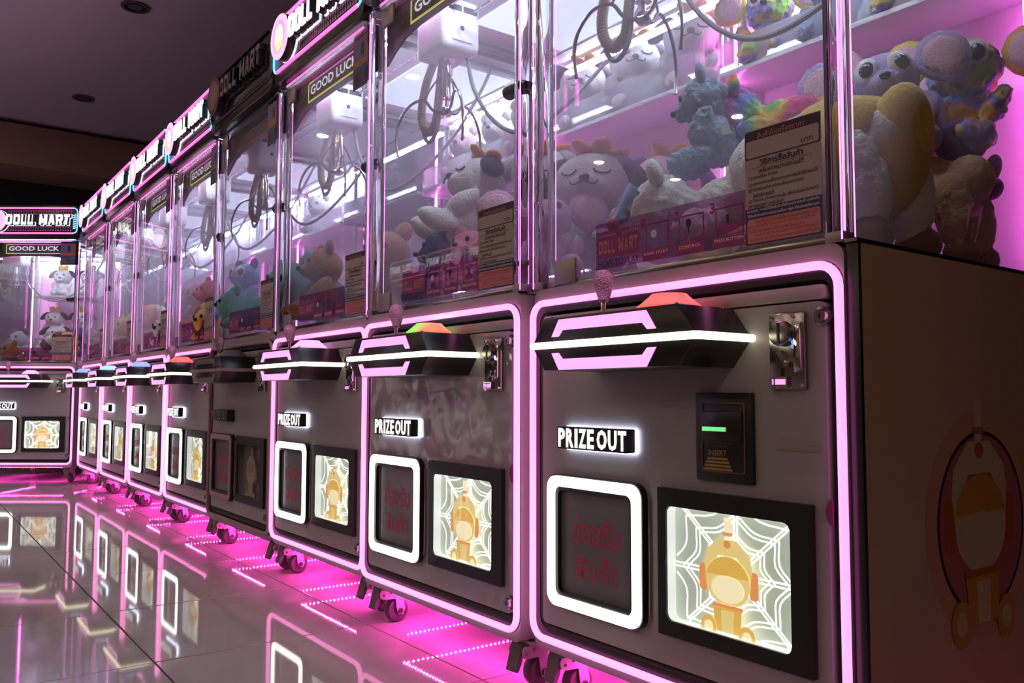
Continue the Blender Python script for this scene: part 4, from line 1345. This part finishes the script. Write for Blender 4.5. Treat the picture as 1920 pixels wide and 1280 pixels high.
at('furry', 'light blue plush sitting on the rear shelf beside the rainbow one', (-.06, .735, 1.673), .22, (0, 0, 10), col='blue')
at('furry', 'orange plush on the rear shelf of the nearest cabinet, third along', (.12, .735, 1.673), .22, (0, 0, 30), col='pastel')
at('bear', 'grey plush bear half buried behind the prize chute of the nearest cabinet', (-.19, .46, 1.05), .26, (0, 0, 20), col='grey')
at('dog', 'white plush dog with grey ears at the bottom of the nearest pile', (.06, .62, 1.06), .30, (0, 0, -20), col='white', earcol='dkgrey')
at('sprawl', 'tan plush animal at the bottom front of the nearest pile', (.10, .18, .985), .24, (0, 0, 70), col='tan')
at('furry', 'yellow plush behind the rainbow one', (.10, .66, 1.30), .24, (0, 0, 30), col='yellow', earcol='palepink', ears='long')
at('drape', 'brown-footed tan plush with an orange hang tag behind the yellow-shirted one', (.235, .52, 1.10), .29, (-8, 0, -82), col='tan', extra=('paws', 'tag'))
# second machine
SL = ('sleepy', 'flower')
at('dog', 'white plush dog with dark ears and orange petal hat beyond the near left pane', (-.545, .33, 1.165), .33, (-8, 0, 38), col='white', earcol='dkgrey', extra=SL)
at('dog', 'pale pink sleeping plush dog with purple ears and petal hat', (-.50, .56, 1.19), .32, (0, 6, 46), col='palepink', earcol='purple', extra=SL)
at('bear', 'pink plush bear low against the right pane of the second cabinet', (-.52, .15, 1.06), .27, (-12, 0, 60), col='pink', ears='big')
at('bear', 'pale pink plush bear between the two petal-hat dogs', (-.66, .50, 1.04), .26, (0, 0, 30), col='palepink')
for x, r, s in ((-1.03, 40, 'left end of'), (-.78, 48, 'middle of'), (-.54, 42, 'right end of')):
    at('dog', 'white plush dog with petal hat and grey ears, ' + s + ' the second rear shelf', (x, .735, 1.695), .27, (0, 0, r), col='white', earcol='dkgrey', extra=SL)
at('dog', 'white plush dog with black ears and petal hat reclining on the second pile', (-1.0, .24, 1.255), .31, (-24, -6, -18), col='white', earcol='black', extra=SL)
at('dog', 'white sleeping plush dog with petal hat beside the reclining one', (-.83, .38, 1.27), .30, (-10, 0, 30), col='white', earcol='grey', extra=SL)
at('bear', 'dark navy plush bear under the reclining white dog', (-1.06, .18, 1.06), .25, (0, 0, -30), col='navy')
at('bear', 'rose plush bear beside the navy one under the white dog', (-.90, .17, 1.05), .23, (-10, 0, 20), col='rose')
at('sprawl', 'cream plush animal at the bottom of the second pile', (-.85, .50, 1.02), .32, (0, 0, 40), col='cream')
# third
at('bear', 'large tan plush bear by the right pane of the third cabinet', (-1.50, .22, 1.09), .34, (0, 0, 30), col='tan')
at('slug', 'big white round plush behind the tan bear', (-1.46, .52, 1.12), .42, (0, 0, 50), col='white')
at('bear', 'brown plush bear with round ears against the third front pane', (-1.90, .16, 1.10), .30, (0, 0, -8), col='brown')
at('slug', 'pale blue round plush beside the brown bear', (-1.86, .46, 1.08), .40, (0, 0, 40), col='skyblue')
for x, c, s in ((-1.80, 'palepink', 'pale pink'), (-1.56, 'white', 'white'), (-1.36, 'cream', 'cream')):
    at('bear', s + ' plush bear on the rear shelf of the third cabinet', (x, .735, 1.683), .23, (0, 0, 30), col=c)
# fourth, switched off
at('slug', 'large teal plush in the switched-off cabinet', (-2.22, .25, 1.10), .40, (0, 0, 20), col='teal')
at('bear', 'pale pink plush bear behind the teal one', (-2.34, .56, 1.12), .34, (0, 0, 30), col='palepink', earcol='grey')
at('slug', 'green plush crocodile-like toy at the left of the switched-off cabinet', (-2.69, .16, 1.06), .30, (0, 0, -10), col='teal', ears='round')
at('bear', 'white plush bear on the rear shelf of the switched-off cabinet', (-2.5, .735, 1.683), .23, (0, 0, 30), col='white')
# fifth
at('bear', 'blue plush bear with wide eyes in the fifth cabinet', (-3.04, .24, 1.20), .28, (0, 0, 20), col='skyblue', earcol='navy', extra=('bigeye',))
at('bear', 'rose plush bear behind the blue one in the fifth cabinet', (-2.98, .48, 1.22), .28, (0, 0, 30), col='rose', earcol='palepink')
at('slug', 'yellow round plush low in the fifth cabinet', (-3.13, .17, 1.02), .30, (0, 0, 15), col='yellow')
at('bear', 'red plush bear at the left of the fifth cabinet', (-3.46, .2, 1.15), .30, (0, 0, 5), col='red')
at('bear', 'white plush bear on the rear shelf of the fifth cabinet', (-3.3, .735, 1.683), .23, (0, 0, 30), col='white')
# sixth to eighth
at('dog', 'rose plush dog in the sixth cabinet', (-3.76, .24, 1.16), .30, (0, 0, 20), col='rose', earcol='red')
at('slug', 'white round plush low in the sixth cabinet', (-3.92, .16, 1.03), .30, (0, 0, 20), col='white')
at('bear', 'brown plush bear at the back of the sixth cabinet', (-4.05, .45, 1.12), .34, (0, 0, 30), col='brown')
at('dog', 'orange plush dog with cream ears in the seventh cabinet', (-4.66, .18, 1.10), .32, (0, 0, 15), col='orange', earcol='cream')
at('bear', 'cream plush bear with navy ears in the seventh cabinet', (-4.88, .28, 1.12), .32, (0, 0, 15), col='cream', earcol='navy')
at('bear', 'yellow plush bear in the last cabinet of the row', (-5.46, .18, 1.09), .31, (0, 0, 15), col='yellow')
at('bear', 'orange plush bear beside the yellow one in the last cabinet', (-5.74, .24, 1.09), .30, (0, 0, 15), col='orange')
# corner machine
def C(x, d, z):
    return (-6.332 + .594 * x - .804 * d, -.36 + .804 * x + .594 * d, z)
for x, z, s in ((-.03, 1.607, 'upper rack shelf, left one'), (.20, 1.607, 'upper rack shelf, right one'), (-.09, 1.252, 'lower rack shelf, left one'), (.14, 1.252, 'lower rack shelf, right one')):
    at('dog', 'white plush dog with black ears and yellow crown on the ' + s, C(x, .57, z), .24, (0, 0, 60), col='white', earcol='black', extra=('crown',))
at('bear', 'grey plush bear with dark ears low in the corner cabinet', C(-.20, .26, 1.05), .28, (0, 0, 40), col='grey', earcol='dkgrey')
at('sprawl', 'brown plush animal at the front of the corner cabinet', C(-.06, .14, 1.01), .26, (0, 0, 20), col='brown')
at('roll', 'brown and cream striped plush tail against the corner cabinet glass', C(.09, .12, 1.06), .24, (0, 48, 54), col='stripe')
at('dog', 'white plush dog with black ears lying before the rack', C(.06, .33, 1.10), .26, (0, 0, 80), col='white', earcol='black')
at('bear', 'navy plush bear by the right side of the corner cabinet', C(.24, .33, 1.10), .26, (0, 0, 50), col='navy', earcol='palepink')
at('dog', 'orange plush dog with black ears at the corner cabinet glass', C(.27, .13, 1.04), .25, (0, 0, 60), col='orange', earcol='black')
